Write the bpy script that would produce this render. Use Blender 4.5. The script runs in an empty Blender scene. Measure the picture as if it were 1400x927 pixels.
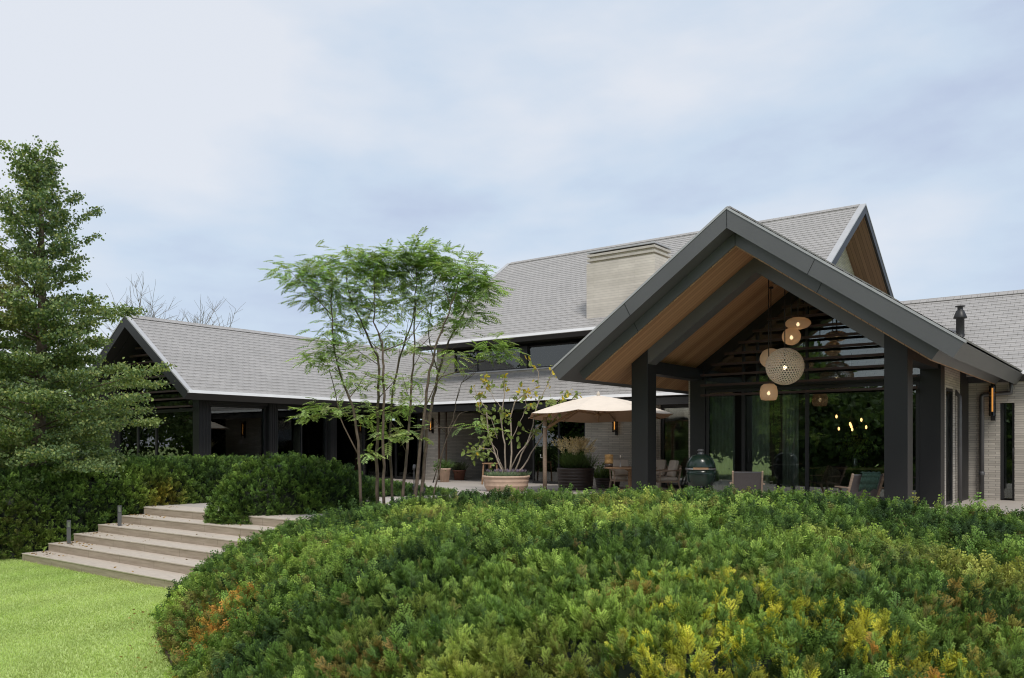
import bpy, math, random
import numpy as np
from mathutils import Vector, Matrix

sc = bpy.context.scene
C = sc.collection
R = math.radians
rng = np.random.default_rng(11)
random.seed(5)

# ------------------------------------------------------------------ camera
FPX, CX, HY = 1145.0, 700.0, 608.0          # focal length / centre / horizon on the 1400x927 photograph
CAMZ = 1.4                                   # eye height above the terrace (terrace z = 0, lawn z = -0.96)
AZ = math.atan2(880.0, FPX)                  # view direction, anticlockwise from +X
FW = np.array([math.cos(AZ), math.sin(AZ), 0.0])
RT = np.array([math.sin(AZ), -math.cos(AZ), 0.0])
cam_d = bpy.data.cameras.new('camera'); cam = bpy.data.objects.new('camera', cam_d); C.objects.link(cam)
cam.location = (0, 0, CAMZ); cam.rotation_euler = (R(90), 0, AZ - R(90))
cam_d.sensor_width = 36; cam_d.lens = FPX / 1400 * 36
cam_d.shift_y = (HY - 463.5) / 1400
cam_d.clip_start = 0.05; cam_d.clip_end = 3000
sc.camera = cam

# ------------------------------------------------------------------ sky, sun, exposure
SUN_EL, SUN_AZ = R(55), R(230)               # direction towards the sun, azimuth anticlockwise from +X
w = bpy.data.worlds.new('World'); sc.world = w; w.use_nodes = True
nt = w.node_tree; nt.nodes.clear()
def wn(t, **k):
    n = nt.nodes.new(t)
    for a, b in k.items(): setattr(n, a, b)
    return n
out = wn('ShaderNodeOutputWorld'); bg = wn('ShaderNodeBackground'); bg.inputs[1].default_value = 0.1
sky = wn('ShaderNodeTexSky', sky_type='NISHITA'); sky.sun_disc = False
sky.sun_elevation = SUN_EL; sky.sun_rotation = R(90) - SUN_AZ
tc = wn('ShaderNodeTexCoord'); mp = wn('ShaderNodeMapping')
mp.inputs['Scale'].default_value = (1.0, 1.0, 2.5); mp.inputs['Location'].default_value = (0.35, 0.1, 0.2)
nz = wn('ShaderNodeTexNoise'); nz.inputs['Scale'].default_value = 1.5; nz.inputs['Detail'].default_value = 5; nz.inputs['Roughness'].default_value = 0.5
nz.inputs['Distortion'].default_value = 0.35
nz2 = wn('ShaderNodeTexNoise'); nz2.inputs['Scale'].default_value = 4.0; nz2.inputs['Detail'].default_value = 7; nz2.inputs['Roughness'].default_value = 0.55
rp = wn('ShaderNodeValToRGB'); rp.color_ramp.elements[0].position = 0.34; rp.color_ramp.elements[0].color = (3.1, 3.55, 4.8, 1)
rp.color_ramp.elements[1].position = 0.68; rp.color_ramp.elements[1].color = (5.15, 5.4, 5.85, 1)
e_ = rp.color_ramp.elements.new(0.5); e_.color = (4.0, 4.7, 5.6, 1)
mxn = wn('ShaderNodeMath', operation='MULTIPLY_ADD'); mxn.inputs[1].default_value = 0.42
add = wn('ShaderNodeMath', operation='ADD')
# the cloud is thinner (bluer) towards the right of the view, thicker to the left
dp = wn('ShaderNodeVectorMath', operation='DOT_PRODUCT'); dp.inputs[1].default_value = tuple(RT)
mx = wn('ShaderNodeMixRGB'); mx.inputs[0].default_value = 0.93
L = nt.links.new
L(tc.outputs['Generated'], mp.inputs[0]); L(mp.outputs[0], nz.inputs['Vector']); L(mp.outputs[0], nz2.inputs['Vector'])
L(nz2.outputs[0], mxn.inputs[0]); L(nz.outputs[0], mxn.inputs[2])
L(tc.outputs['Generated'], dp.inputs[0])
sb = wn('ShaderNodeMath', operation='MULTIPLY_ADD'); sb.inputs[1].default_value = -0.24; sb.inputs[2].default_value = -0.195
sepw = wn('ShaderNodeSeparateXYZ'); L(tc.outputs['Generated'], sepw.inputs[0])
elv = wn('ShaderNodeMath', operation='MULTIPLY_ADD'); elv.inputs[1].default_value = 0.22; L(sepw.outputs[2], elv.inputs[0])
L(dp.outputs['Value'], sb.inputs[0]); L(sb.outputs[0], elv.inputs[2]); L(mxn.outputs[0], add.inputs[0]); L(elv.outputs[0], add.inputs[1]); L(add.outputs[0], rp.inputs[0])
L(sky.outputs[0], mx.inputs[1]); L(rp.outputs[0], mx.inputs[2]); L(mx.outputs[0], bg.inputs[0]); L(bg.outputs[0], out.inputs[0])

sun_d = bpy.data.lights.new('sun', 'SUN'); sun = bpy.data.objects.new('sun', sun_d); C.objects.link(sun)
sun_d.energy = 1.5; sun_d.angle = R(14); sun_d.color = (1.0, 0.95, 0.88)
sdir = Vector((math.cos(SUN_EL) * math.cos(SUN_AZ), math.cos(SUN_EL) * math.sin(SUN_AZ), math.sin(SUN_EL)))
sun.rotation_euler = sdir.to_track_quat('Z', 'Y').to_euler(); sun.location = (0, 0, 30)

vs = sc.view_settings; vs.view_transform = 'Standard'; vs.look = 'None'; vs.gamma = 1; vs.exposure = 0.62; vs.use_curve_mapping = False
sc.render.engine = 'CYCLES'
cy = sc.cycles
cy.use_denoising = True; cy.denoising_prefilter = 'ACCURATE'; cy.filter_width = 1.1; cy.max_bounces = 7; cy.diffuse_bounces = 4; cy.glossy_bounces = 3; cy.transmission_bounces = 5; cy.transparent_max_bounces = 12
cy.use_adaptive_sampling = True; cy.adaptive_threshold = 0.008
cy.caustics_reflective = False; cy.caustics_refractive = False

# ------------------------------------------------------------------ photograph -> world helpers
def at(px, d, z=0.0):
    """point at depth d (metres along the view) in picture column px, height z"""
    r = (px - CX) / FPX
    p = d * (FW + r * RT); return Vector((p[0], p[1], z))
def atz(px, py, d):
    r = (px - CX) / FPX
    p = d * (FW + r * RT); return Vector((p[0], p[1], CAMZ + (HY - py) / FPX * d))
def colX(px, X):
    """Y where column px crosses the plane x = X"""
    r = (px - CX) / FPX
    q = FW + r * RT; return X * q[1] / q[0]
def colY(px, Y):
    r = (px - CX) / FPX
    q = FW + r * RT; return Y * q[0] / q[1]

# ------------------------------------------------------------------ materials
def new_mat(name):
    m = bpy.data.materials.new(name); m.use_nodes = True
    n = m.node_tree; b = n.nodes['Principled BSDF']
    return m, n, b
def pbr(name, col, rough=0.6, metal=0.0, var=0.12, scale=6.0, bump=0.0, bscale=40.0, spec=0.5, stretch=(1, 1, 1)):
    m, n, b = new_mat(name); l = n.links.new
    b.inputs['Roughness'].default_value = rough; b.inputs['Metallic'].default_value = metal
    b.inputs['Specular IOR Level'].default_value = spec
    t = n.nodes.new('ShaderNodeTexCoord'); mpn = n.nodes.new('ShaderNodeMapping'); mpn.inputs['Scale'].default_value = stretch
    l(t.outputs['Object'], mpn.inputs[0])
    a = n.nodes.new('ShaderNodeTexNoise'); a.inputs['Scale'].default_value = scale; a.inputs['Detail'].default_value = 6
    l(mpn.outputs[0], a.inputs['Vector'])
    r = n.nodes.new('ShaderNodeValToRGB'); c = np.array(col)
    r.color_ramp.elements[0].position = 0.3; r.color_ramp.elements[0].color = (*np.clip(c * (1 - var), 0, 1), 1)
    r.color_ramp.elements[1].position = 0.7; r.color_ramp.elements[1].color = (*np.clip(c * (1 + var), 0, 1), 1)
    l(a.outputs[0], r.inputs[0]); l(r.outputs[0], b.inputs['Base Color'])
    if bump > 0:
        q = n.nodes.new('ShaderNodeTexNoise'); q.inputs['Scale'].default_value = bscale; q.inputs['Detail'].default_value = 4
        l(mpn.outputs[0], q.inputs['Vector'])
        u = n.nodes.new('ShaderNodeBump'); u.inputs['Strength'].default_value = bump; u.inputs['Distance'].default_value = 0.01
        l(q.outputs[0], u.inputs['Height']); l(u.outputs[0], b.inputs['Normal'])
    return m
def facade_uv(n, vscale=1.0):
    """(along the wall, up the wall) in metres, from object coordinates and the face's direction"""
    l = n.links.new
    t = n.nodes.new('ShaderNodeTexCoord'); g = n.nodes.new('ShaderNodeNewGeometry')
    s = n.nodes.new('ShaderNodeSeparateXYZ'); l(t.outputs['Object'], s.inputs[0])
    q = n.nodes.new('ShaderNodeSeparateXYZ'); l(g.outputs['True Normal'], q.inputs[0])
    def M(op, a, b=None):
        k = n.nodes.new('ShaderNodeMath'); k.operation = op
        for i, v in enumerate((a, b)):
            if v is None: continue
            if isinstance(v, (int, float)): k.inputs[i].default_value = v
            else: l(v, k.inputs[i])
        return k.outputs[0]
    gsel = M('GREATER_THAN', M('ABSOLUTE', q.outputs[0]), M('ABSOLUTE', q.outputs[1]))
    u = M('ADD', M('MULTIPLY', s.outputs[1], gsel), M('MULTIPLY', s.outputs[0], M('SUBTRACT', 1.0, gsel)))
    v = M('MULTIPLY', s.outputs[2], vscale)
    cb = n.nodes.new('ShaderNodeCombineXYZ'); l(u, cb.inputs[0]); l(v, cb.inputs[1])
    return cb.outputs[0], u, v
def brick_mat(name, c1, c2, cm, bw, rh, ms, rough=0.75, vscale=1.0, bump=0.4, noise=0.25, offset=0.5):
    m, n, b = new_mat(name); l = n.links.new
    uv, u, v = facade_uv(n, vscale)
    t = n.nodes.new('ShaderNodeTexBrick'); l(uv, t.inputs['Vector'])
    t.inputs['Scale'].default_value = 1; t.inputs['Brick Width'].default_value = bw; t.inputs['Row Height'].default_value = rh
    t.inputs['Mortar Size'].default_value = ms; t.inputs['Mortar Smooth'].default_value = 0.2; t.inputs['Bias'].default_value = 0.0
    t.inputs['Color1'].default_value = (*c1, 1); t.inputs['Color2'].default_value = (*c2, 1); t.inputs['Mortar'].default_value = (*cm, 1)
    t.offset = offset
    nzz = n.nodes.new('ShaderNodeTexNoise'); nzz.inputs['Scale'].default_value = 0.9; nzz.inputs['Detail'].default_value = 6; nzz.inputs['Roughness'].default_value = 0.65
    l(uv, nzz.inputs['Vector'])
    r = n.nodes.new('ShaderNodeMapRange'); r.inputs['To Min'].default_value = 1 - noise; r.inputs['To Max'].default_value = 1 + noise
    r.inputs['From Min'].default_value = 0.25; r.inputs['From Max'].default_value = 0.75
    l(nzz.outputs[0], r.inputs[0])
    mm = n.nodes.new('ShaderNodeVectorMath'); mm.operation = 'SCALE'; l(t.outputs['Color'], mm.inputs[0]); l(r.outputs[0], mm.inputs['Scale'])
    l(mm.outputs[0], b.inputs['Base Color']); b.inputs['Roughness'].default_value = rough
    if bump:
        bp = n.nodes.new('ShaderNodeBump'); bp.invert = True; bp.inputs['Strength'].default_value = bump; bp.inputs['Distance'].default_value = 0.01
        l(t.outputs['Fac'], bp.inputs['Height']); l(bp.outputs[0], b.inputs['Normal'])
    return m
def board_mat(name, c1, c2, width, rough=0.55):
    m, n, b = new_mat(name); l = n.links.new
    uv, u, v = facade_uv(n)
    def M(op, a, bb=None):
        k = n.nodes.new('ShaderNodeMath'); k.operation = op
        for i, x in enumerate((a, bb)):
            if x is None: continue
            if isinstance(x, (int, float)): k.inputs[i].default_value = x
            else: l(x, k.inputs[i])
        return k.outputs[0]
    s = M('DIVIDE', u, width); idx = M('FLOOR', s); fr = M('FRACT', s)
    wn_ = n.nodes.new('ShaderNodeTexWhiteNoise'); wn_.noise_dimensions = '1D'; l(idx, wn_.inputs['W'])
    grain = n.nodes.new('ShaderNodeTexNoise'); grain.inputs['Scale'].default_value = 2.0; grain.inputs['Detail'].default_value = 8
    mpg = n.nodes.new('ShaderNodeMapping'); mpg.inputs['Scale'].default_value = (25, 0.8, 1); l(uv, mpg.inputs[0]); l(mpg.outputs[0], grain.inputs['Vector'])
    f = M('ADD', M('MULTIPLY', wn_.outputs[0], 0.7), M('MULTIPLY', grain.outputs[0], 0.4))
    mixc = n.nodes.new('ShaderNodeMixRGB'); l(f, mixc.inputs[0]); mixc.inputs[1].default_value = (*c1, 1); mixc.inputs[2].default_value = (*c2, 1)
    gap = M('GREATER_THAN', fr, 0.07)
    gm = M('ADD', M('MULTIPLY', gap, 0.7), 0.3)
    mm = n.nodes.new('ShaderNodeVectorMath'); mm.operation = 'SCALE'; l(mixc.outputs[0], mm.inputs[0]); l(gm, mm.inputs['Scale'])
    l(mm.outputs[0], b.inputs['Base Color']); b.inputs['Roughness'].default_value = rough
    bp = n.nodes.new('ShaderNodeBump'); bp.inputs['Strength'].default_value = 0.5; bp.inputs['Distance'].default_value = 0.01
    l(gap, bp.inputs['Height']); l(bp.outputs[0], b.inputs['Normal'])
    return m
def leaf_mat(name, rough=0.5, trans=0.25, spec=0.35):
    m, n, b = new_mat(name); l = n.links.new
    a = n.nodes.new('ShaderNodeAttribute'); a.attribute_name = 'tint'
    l(a.outputs['Color'], b.inputs['Base Color']); b.inputs['Roughness'].default_value = rough; b.inputs['Specular IOR Level'].default_value = spec
    tr = n.nodes.new('ShaderNodeBsdfTranslucent'); sc_ = n.nodes.new('ShaderNodeVectorMath'); sc_.operation = 'MULTIPLY'
    sc_.inputs[1].default_value = (1.3, 1.35, 0.6); l(a.outputs['Color'], sc_.inputs[0]); l(sc_.outputs[0], tr.inputs[0])
    ms = n.nodes.new('ShaderNodeMixShader'); ms.inputs[0].default_value = trans
    l(b.outputs[0], ms.inputs[1]); l(tr.outputs[0], ms.inputs[2]); l(ms.outputs[0], n.nodes['Material Output'].inputs[0])
    return m
def glass_mat(name, tint=(0.90, 0.94, 0.92), ior=1.9):
    m, n, b = new_mat(name); l = n.links.new; n.nodes.remove(b)
    t = n.nodes.new('ShaderNodeBsdfTransparent'); t.inputs[0].default_value = (*tint, 1)
    g = n.nodes.new('ShaderNodeBsdfGlossy'); g.inputs['Roughness'].default_value = 0.0; g.inputs[0].default_value = (0.93, 0.97, 0.95, 1)
    f = n.nodes.new('ShaderNodeFresnel'); f.inputs[0].default_value = ior
    s = n.nodes.new('ShaderNodeMixShader'); l(f.outputs[0], s.inputs[0]); l(t.outputs[0], s.inputs[1]); l(g.outputs[0], s.inputs[2])
    l(s.outputs[0], n.nodes['Material Output'].inputs[0]); return m
def emit_mat(name, col, strength):
    m, n, b = new_mat(name)
    b.inputs['Base Color'].default_value = (*col, 1); b.inputs['Emission Color'].default_value = (*col, 1); b.inputs['Emission Strength'].default_value = strength
    return m

SINP = math.sin(math.atan(0.703))
M = {}
M['slate'] = brick_mat('slate_tiles', (0.335, 0.322, 0.309), (0.368, 0.353, 0.339), (0.20, 0.192, 0.186), 0.23, 0.205, 0.007, 0.6, 1 / SINP, 0.3, 0.09)
M['brick'] = brick_mat('pale_long_brick', (0.56, 0.515, 0.45), (0.42, 0.385, 0.335), (0.28, 0.255, 0.23), 0.42, 0.058, 0.006, 0.8, 1, 0.6, 0.16, 0.37)
M['charcoal'] = pbr('charcoal_metal', (0.016, 0.0162, 0.0168), 0.45, 0.05, 0.10, 1.2, 0.02, 60)
M['fascia'] = pbr('lit_metal_fascia', (0.125, 0.126, 0.127), 0.40, 0.15, 0.08, 0.8, 0.02, 60)  # lit copy of the post paint, made paler clear of the overhang's shade
M['zinc'] = pbr('pale_zinc_trim', (0.46, 0.46, 0.465), 0.4, 0.15, 0.08, 2)
M['black'] = pbr('black_frame', (0.018, 0.018, 0.019), 0.45, 0.0, 0.15, 3)
M['wood'] = board_mat('cedar_soffit_boards', (0.33, 0.168, 0.080), (0.54, 0.315, 0.165), 0.125)
M['wood_dark'] = board_mat('walnut_gable_boards', (0.20, 0.115, 0.062), (0.32, 0.19, 0.11), 0.12)
M['slat'] = pbr('brown_slat', (0.055, 0.030, 0.024), 0.5, 0, 0.2, 3)
M['copper'] = pbr('brown_copper_pipe', (0.16, 0.10, 0.07), 0.45, 0.5, 0.2, 3)
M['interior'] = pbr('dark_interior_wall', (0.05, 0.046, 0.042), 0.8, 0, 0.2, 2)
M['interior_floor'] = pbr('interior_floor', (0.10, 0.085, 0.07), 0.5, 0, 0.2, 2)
M['glass'] = glass_mat('window_glass')
M['pave'] = brick_mat('terrace_pavers', (0.68, 0.625, 0.56), (0.62, 0.57, 0.51), (0.42, 0.38, 0.34), 0.9, 0.9, 0.008, 0.7, 1, 0.2, 0.1)
M['teak'] = pbr('teak', (0.34, 0.20, 0.11), 0.55, 0, 0.25, 9, 0.2, 60, stretch=(1, 1, 8))
M['teak_pale'] = pbr('weathered_teak', (0.46, 0.34, 0.25), 0.6, 0, 0.2, 9, 0.2, 60, stretch=(1, 1, 8))
M['underside_bounce'] = pbr('canvas_underside_bounce', (0.62, 0.40, 0.27), 0.9, 0, 0.05, 4)  # canvas again, with warm bounced light and shade put into the colour
M['canvas'] = pbr('cream_canvas', (0.76, 0.67, 0.57), 0.9, 0, 0.04, 4)
M['cushion'] = pbr('cream_cushion', (0.62, 0.55, 0.47), 0.9, 0, 0.06, 5, 0.3, 80)
M['terracotta'] = pbr('pale_terracotta', (0.56, 0.40, 0.30), 0.8, 0, 0.14, 5, 0.3, 30)
M['terracotta_red'] = pbr('dark_terracotta', (0.20, 0.085, 0.055), 0.8, 0, 0.2, 5)
M['pot_dark'] = pbr('dark_brown_glaze', (0.055, 0.040, 0.034), 0.45, 0, 0.25, 4, 0.4, 14, stretch=(1, 1, 6))
M['soil'] = pbr('soil', (0.05, 0.035, 0.025), 0.95, 0, 0.3, 20, 0.6, 60)
M['grill'] = pbr('green_ceramic', (0.013, 0.030, 0.022), 0.22, 0, 0.1, 30, 0.15, 60)
M['steel'] = pbr('steel', (0.45, 0.45, 0.45), 0.35, 0.9, 0.1, 5)
M['sling'] = pbr('taupe_sling', (0.14, 0.125, 0.125), 0.8, 0, 0.12, 60, 0.2, 200)
M['towel'] = pbr('green_throw', (0.035, 0.075, 0.055), 0.95, 0, 0.2, 25, 0.6, 120)
M['wicker'] = pbr('olive_wicker', (0.16, 0.13, 0.065), 0.75, 0, 0.35, 45, 0.8, 90)
M['rattan'] = pbr('pale_rattan', (0.86, 0.74, 0.60), 0.7, 0, 0.12, 30)
M['curtain'] = pbr('grey_green_curtain', (0.42, 0.46, 0.40), 0.9, 0, 0.1, 5)
M['bark'] = pbr('brown_bark', (0.13, 0.095, 0.07), 0.9, 0, 0.35, 12, 0.6, 40)
M['bark_pale'] = pbr('pale_bark', (0.34, 0.28, 0.22), 0.85, 0, 0.22, 14, 0.4, 40)
M['bark_grey'] = pbr('grey_bark', (0.20, 0.17, 0.15), 0.9, 0, 0.3, 12)
M['leaf'] = leaf_mat('leaves', 0.55, 0.3, 0.2)
M['leaf_thin'] = leaf_mat('thin_leaves', 0.55, 0.45, 0.15)
M['yew'] = leaf_mat('yew_needles', 0.5, 0.10, 0.13)
M['gutter'] = pbr('white_gutter_edge', (0.66, 0.66, 0.66), 0.5, 0.0, 0.05, 2)
M['bulb_amber'] = emit_mat('amber_bulb', (1.0, 0.55, 0.20), 2.2)
M['bulb'] = emit_mat('warm_bulb', (1.0, 0.74, 0.42), 4)
M['amber'] = emit_mat('amber_tube', (1.0, 0.50, 0.12), 1.0)
M['bollard'] = pbr('bollard_metal', (0.13, 0.13, 0.135), 0.45, 0.4, 0.1, 5)

# stair stone: vertical faces are limed oak looking stone planks, treads pale
def stair_mat():
    m, n, b = new_mat('stair_stone'); l = n.links.new
    t = n.nodes.new('ShaderNodeTexCoord'); mp_ = n.nodes.new('ShaderNodeMapping'); mp_.inputs['Scale'].default_value = (6, 0.7, 9)
    l(t.outputs['Object'], mp_.inputs[0])
    a = n.nodes.new('ShaderNodeTexNoise'); a.inputs['Scale'].default_value = 2.5; a.inputs['Detail'].default_value = 8; a.inputs['Roughness'].default_value = 0.65
    l(mp_.outputs[0], a.inputs['Vector'])
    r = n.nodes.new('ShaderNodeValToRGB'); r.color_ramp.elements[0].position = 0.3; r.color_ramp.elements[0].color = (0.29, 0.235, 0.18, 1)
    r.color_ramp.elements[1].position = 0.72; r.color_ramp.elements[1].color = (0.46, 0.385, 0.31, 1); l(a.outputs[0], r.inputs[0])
    # joints between slabs every 1.2 m
    s = n.nodes.new('ShaderNodeSeparateXYZ'); l(t.outputs['Object'], s.inputs[0])
    k = n.nodes.new('ShaderNodeMath'); k.operation = 'MULTIPLY_ADD'; k.inputs[1].default_value = 1 / 1.2; l(s.outputs[1], k.inputs[0])
    k0 = n.nodes.new('ShaderNodeMath'); k0.operation = 'FLOOR'; 
    kz = n.nodes.new('ShaderNodeMath'); kz.operation = 'MULTIPLY'; kz.inputs[1].default_value = 2.3; l(s.outputs[2], kz.inputs[0]); l(kz.outputs[0], k0.inputs[0])
    kk = n.nodes.new('ShaderNodeMath'); kk.operation = 'MULTIPLY'; kk.inputs[1].default_value = 0.37; l(k0.outputs[0], kk.inputs[0]); l(kk.outputs[0], k.inputs[2])
    f = n.nodes.new('ShaderNodeMath'); f.operation = 'FRACT'; l(k.outputs[0], f.inputs[0])
    g = n.nodes.new('ShaderNodeMath'); g.operation = 'GREATER_THAN'; g.inputs[1].default_value = 0.008; l(f.outputs[0], g.inputs[0])
    h = n.nodes.new('ShaderNodeMath'); h.operation = 'MULTIPLY_ADD'; h.inputs[1].default_value = 0.45; h.inputs[2].default_value = 0.55; l(g.outputs[0], h.inputs[0])
    mm = n.nodes.new('ShaderNodeVectorMath'); mm.operation = 'SCALE'; l(r.outputs[0], mm.inputs[0]); l(h.outputs[0], mm.inputs['Scale'])
    l(mm.outputs[0], b.inputs['Base Color']); b.inputs['Roughness'].default_value = 0.65
    return m
M['stair'] = stair_mat()
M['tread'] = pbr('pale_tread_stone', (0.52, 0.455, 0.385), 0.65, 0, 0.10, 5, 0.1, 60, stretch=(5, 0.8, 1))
def lawn_mat():
    m, n, b = new_mat('lawn_ground'); l = n.links.new
    t = n.nodes.new('ShaderNodeTexCoord')
    a = n.nodes.new('ShaderNodeTexNoise'); a.inputs['Scale'].default_value = 0.9; a.inputs['Detail'].default_value = 8; l(t.outputs['Object'], a.inputs['Vector'])
    r = n.nodes.new('ShaderNodeValToRGB'); r.color_ramp.elements[0].position = 0.3; r.color_ramp.elements[0].color = (0.35, 0.48, 0.135, 1)
    r.color_ramp.elements[1].position = 0.7; r.color_ramp.elements[1].color = (0.46, 0.57, 0.19, 1); l(a.outputs[0], r.inputs[0]); l(r.outputs[0], b.inputs['Base Color'])
    b.inputs['Roughness'].default_value = 0.9
    return m
M['lawn'] = lawn_mat()
M['earth'] = pbr('bed_earth', (0.07, 0.05, 0.035), 0.95, 0, 0.3, 12, 0.6, 40)

# ------------------------------------------------------------------ mesh helpers
class MB:
    def __init__(s): s.v = []; s.f = []; s.mi = []; s.cur = 0; s.smooth = []; s.sm = False
    def _add(s, vs_, fs):
        o = len(s.v); s.v += [tuple(p) for p in vs_]; s.f += [tuple(i + o for i in f) for f in fs]
        s.mi += [s.cur] * len(fs); s.smooth += [s.sm] * len(fs); return s
    def box(s, x0, x1, y0, y1, z0, z1):
        x0, x1 = sorted((x0, x1)); y0, y1 = sorted((y0, y1)); z0, z1 = sorted((z0, z1))
        return s._add([(x0, y0, z0), (x1, y0, z0), (x1, y1, z0), (x0, y1, z0), (x0, y0, z1), (x1, y0, z1), (x1, y1, z1), (x0, y1, z1)],
                      [(0, 3, 2, 1), (4, 5, 6, 7), (0, 1, 5, 4), (1, 2, 6, 5), (2, 3, 7, 6), (3, 0, 4, 7)])
    def quad(s, a, b, c, d): return s._add([a, b, c, d], [(0, 1, 2, 3)])
    def prism(s, poly, vec):
        n = len(poly); vec = Vector(vec)
        a = [Vector(p) for p in poly]; b = [p + vec for p in a]
        nrm = Vector((0, 0, 0))
        for i in range(n): nrm += a[i].cross(a[(i + 1) % n])
        flip = nrm.dot(vec) > 0
        fs = [tuple(range(n)) if not flip else tuple(reversed(range(n))), tuple(range(n, 2 * n)) if flip else tuple(reversed(range(n, 2 * n)))]
        for i in range(n):
            j = (i + 1) % n
            fs.append((i, j, n + j, n + i) if flip else (j, i, n + i, n + j))
        return s._add(a + b, fs)
    def beam(s, p, q, w_, h_, up=(0, 0, 1)):
        p, q = Vector(p), Vector(q); d = (q - p).normalized(); u = Vector(up)
        if abs(d.dot(u)) > 0.98: u = Vector((1, 0, 0))
        sx = d.cross(u).normalized(); sy = sx.cross(d).normalized()
        poly = [p + sx * a * w_ / 2 + sy * b * h_ / 2 for a, b in ((-1, -1), (1, -1), (1, 1), (-1, 1))]
        return s.prism(poly, q - p)
    def tube(s, pts, rad, n=8, cap=True):
        pts = [Vector(p) for p in pts]; k = len(pts)
        if not hasattr(rad, '__len__'): rad = [rad] * k
        vs_, fs = [], []; prev = None
        for i, p in enumerate(pts):
            d = (pts[min(i + 1, k - 1)] - pts[max(i - 1, 0)]).normalized()
            if prev is None: prev = Vector((1, 0, 0)) if abs(d.x) < 0.8 else Vector((0, 1, 0))
            sx = (prev - d * prev.dot(d)).normalized(); sy = d.cross(sx); prev = sx
            for j in range(n):
                a = 2 * math.pi * j / n; vs_.append(p + (sx * math.cos(a) + sy * math.sin(a)) * rad[i])
        for i in range(k - 1):
            for j in range(n): fs.append((i * n + j, i * n + (j + 1) % n, (i + 1) * n + (j + 1) % n, (i + 1) * n + j))
        if cap: fs += [tuple(reversed(range(n))), tuple(range((k - 1) * n, k * n))]
        o = s.sm; s.sm = True; s._add(vs_, fs); s.sm = o; return s
    def lathe(s, prof, c=(0, 0, 0), n=32, smooth=True, close=False):
        vs_, fs = [], []; k = len(prof); c = Vector(c)
        for r_, z in prof:
            for j in range(n):
                a = 2 * math.pi * j / n; vs_.append(c + Vector((r_ * math.cos(a), r_ * math.sin(a), z)))
        for i in range(k - 1):
            for j in range(n): fs.append((i * n + j, i * n + (j + 1) % n, (i + 1) * n + (j + 1) % n, (i + 1) * n + j))
        if prof[0][0] > 1e-4: fs.append(tuple(reversed(range(n))))
        if prof[-1][0] > 1e-4 and not close: fs.append(tuple(range((k - 1) * n, k * n)))
        o = s.sm; s.sm = smooth; s._add(vs_, fs); s.sm = o; return s
    def mesh(s, name):
        me = bpy.data.meshes.new(name); me.from_pydata(s.v, [], s.f)
        me.polygons.foreach_set('material_index', s.mi); me.polygons.foreach_set('use_smooth', s.smooth); me.update(); return me

def obj(name, mb, mat, parent=None, world=True, bevel=0):
    me = mb.mesh(name) if isinstance(mb, MB) else mb
    for m_ in (mat if isinstance(mat, (list, tuple)) else [mat]): me.materials.append(m_)
    o = bpy.data.objects.new(name, me); C.objects.link(o)
    if parent is not None:
        o.parent = parent
        if world:
            w0 = Vector((0, 0, 0)); p = parent
            while p is not None: w0 = w0 + p.location; p = p.parent
            o.location = -w0
    if bevel:
        b = o.modifiers.new('bevel', 'BEVEL'); b.width = bevel; b.segments = 2; b.limit_method = 'ANGLE'
    return o
def tag(o, label, cat, group=None):
    o['label'] = label; o['category'] = cat
    if group: o['group'] = group
    return o
def thing(name, label, cat, loc=(0, 0, 0), rz=0, group=None):
    o = bpy.data.objects.new(name, None); C.objects.link(o); o.location = loc; o.rotation_euler = (0, 0, rz)
    o.empty_display_size = 0.2
    return tag(o, label, cat, group)
def struct(name, mb, mat):
    o = obj(name, mb, mat); o['kind'] = 'structure'; return o
def dup(root, loc, rz, label=None, group=None):
    r = root.copy(); C.objects.link(r); r.location = loc; r.rotation_euler = (0, 0, rz)
    if label: r['label'] = label
    if group: r['group'] = group
    for ch in list(root.children):
        c = ch.copy(); C.objects.link(c); c.parent = r
        for g in ch.children:
            d = g.copy(); C.objects.link(d); d.parent = c
    return r

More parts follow.
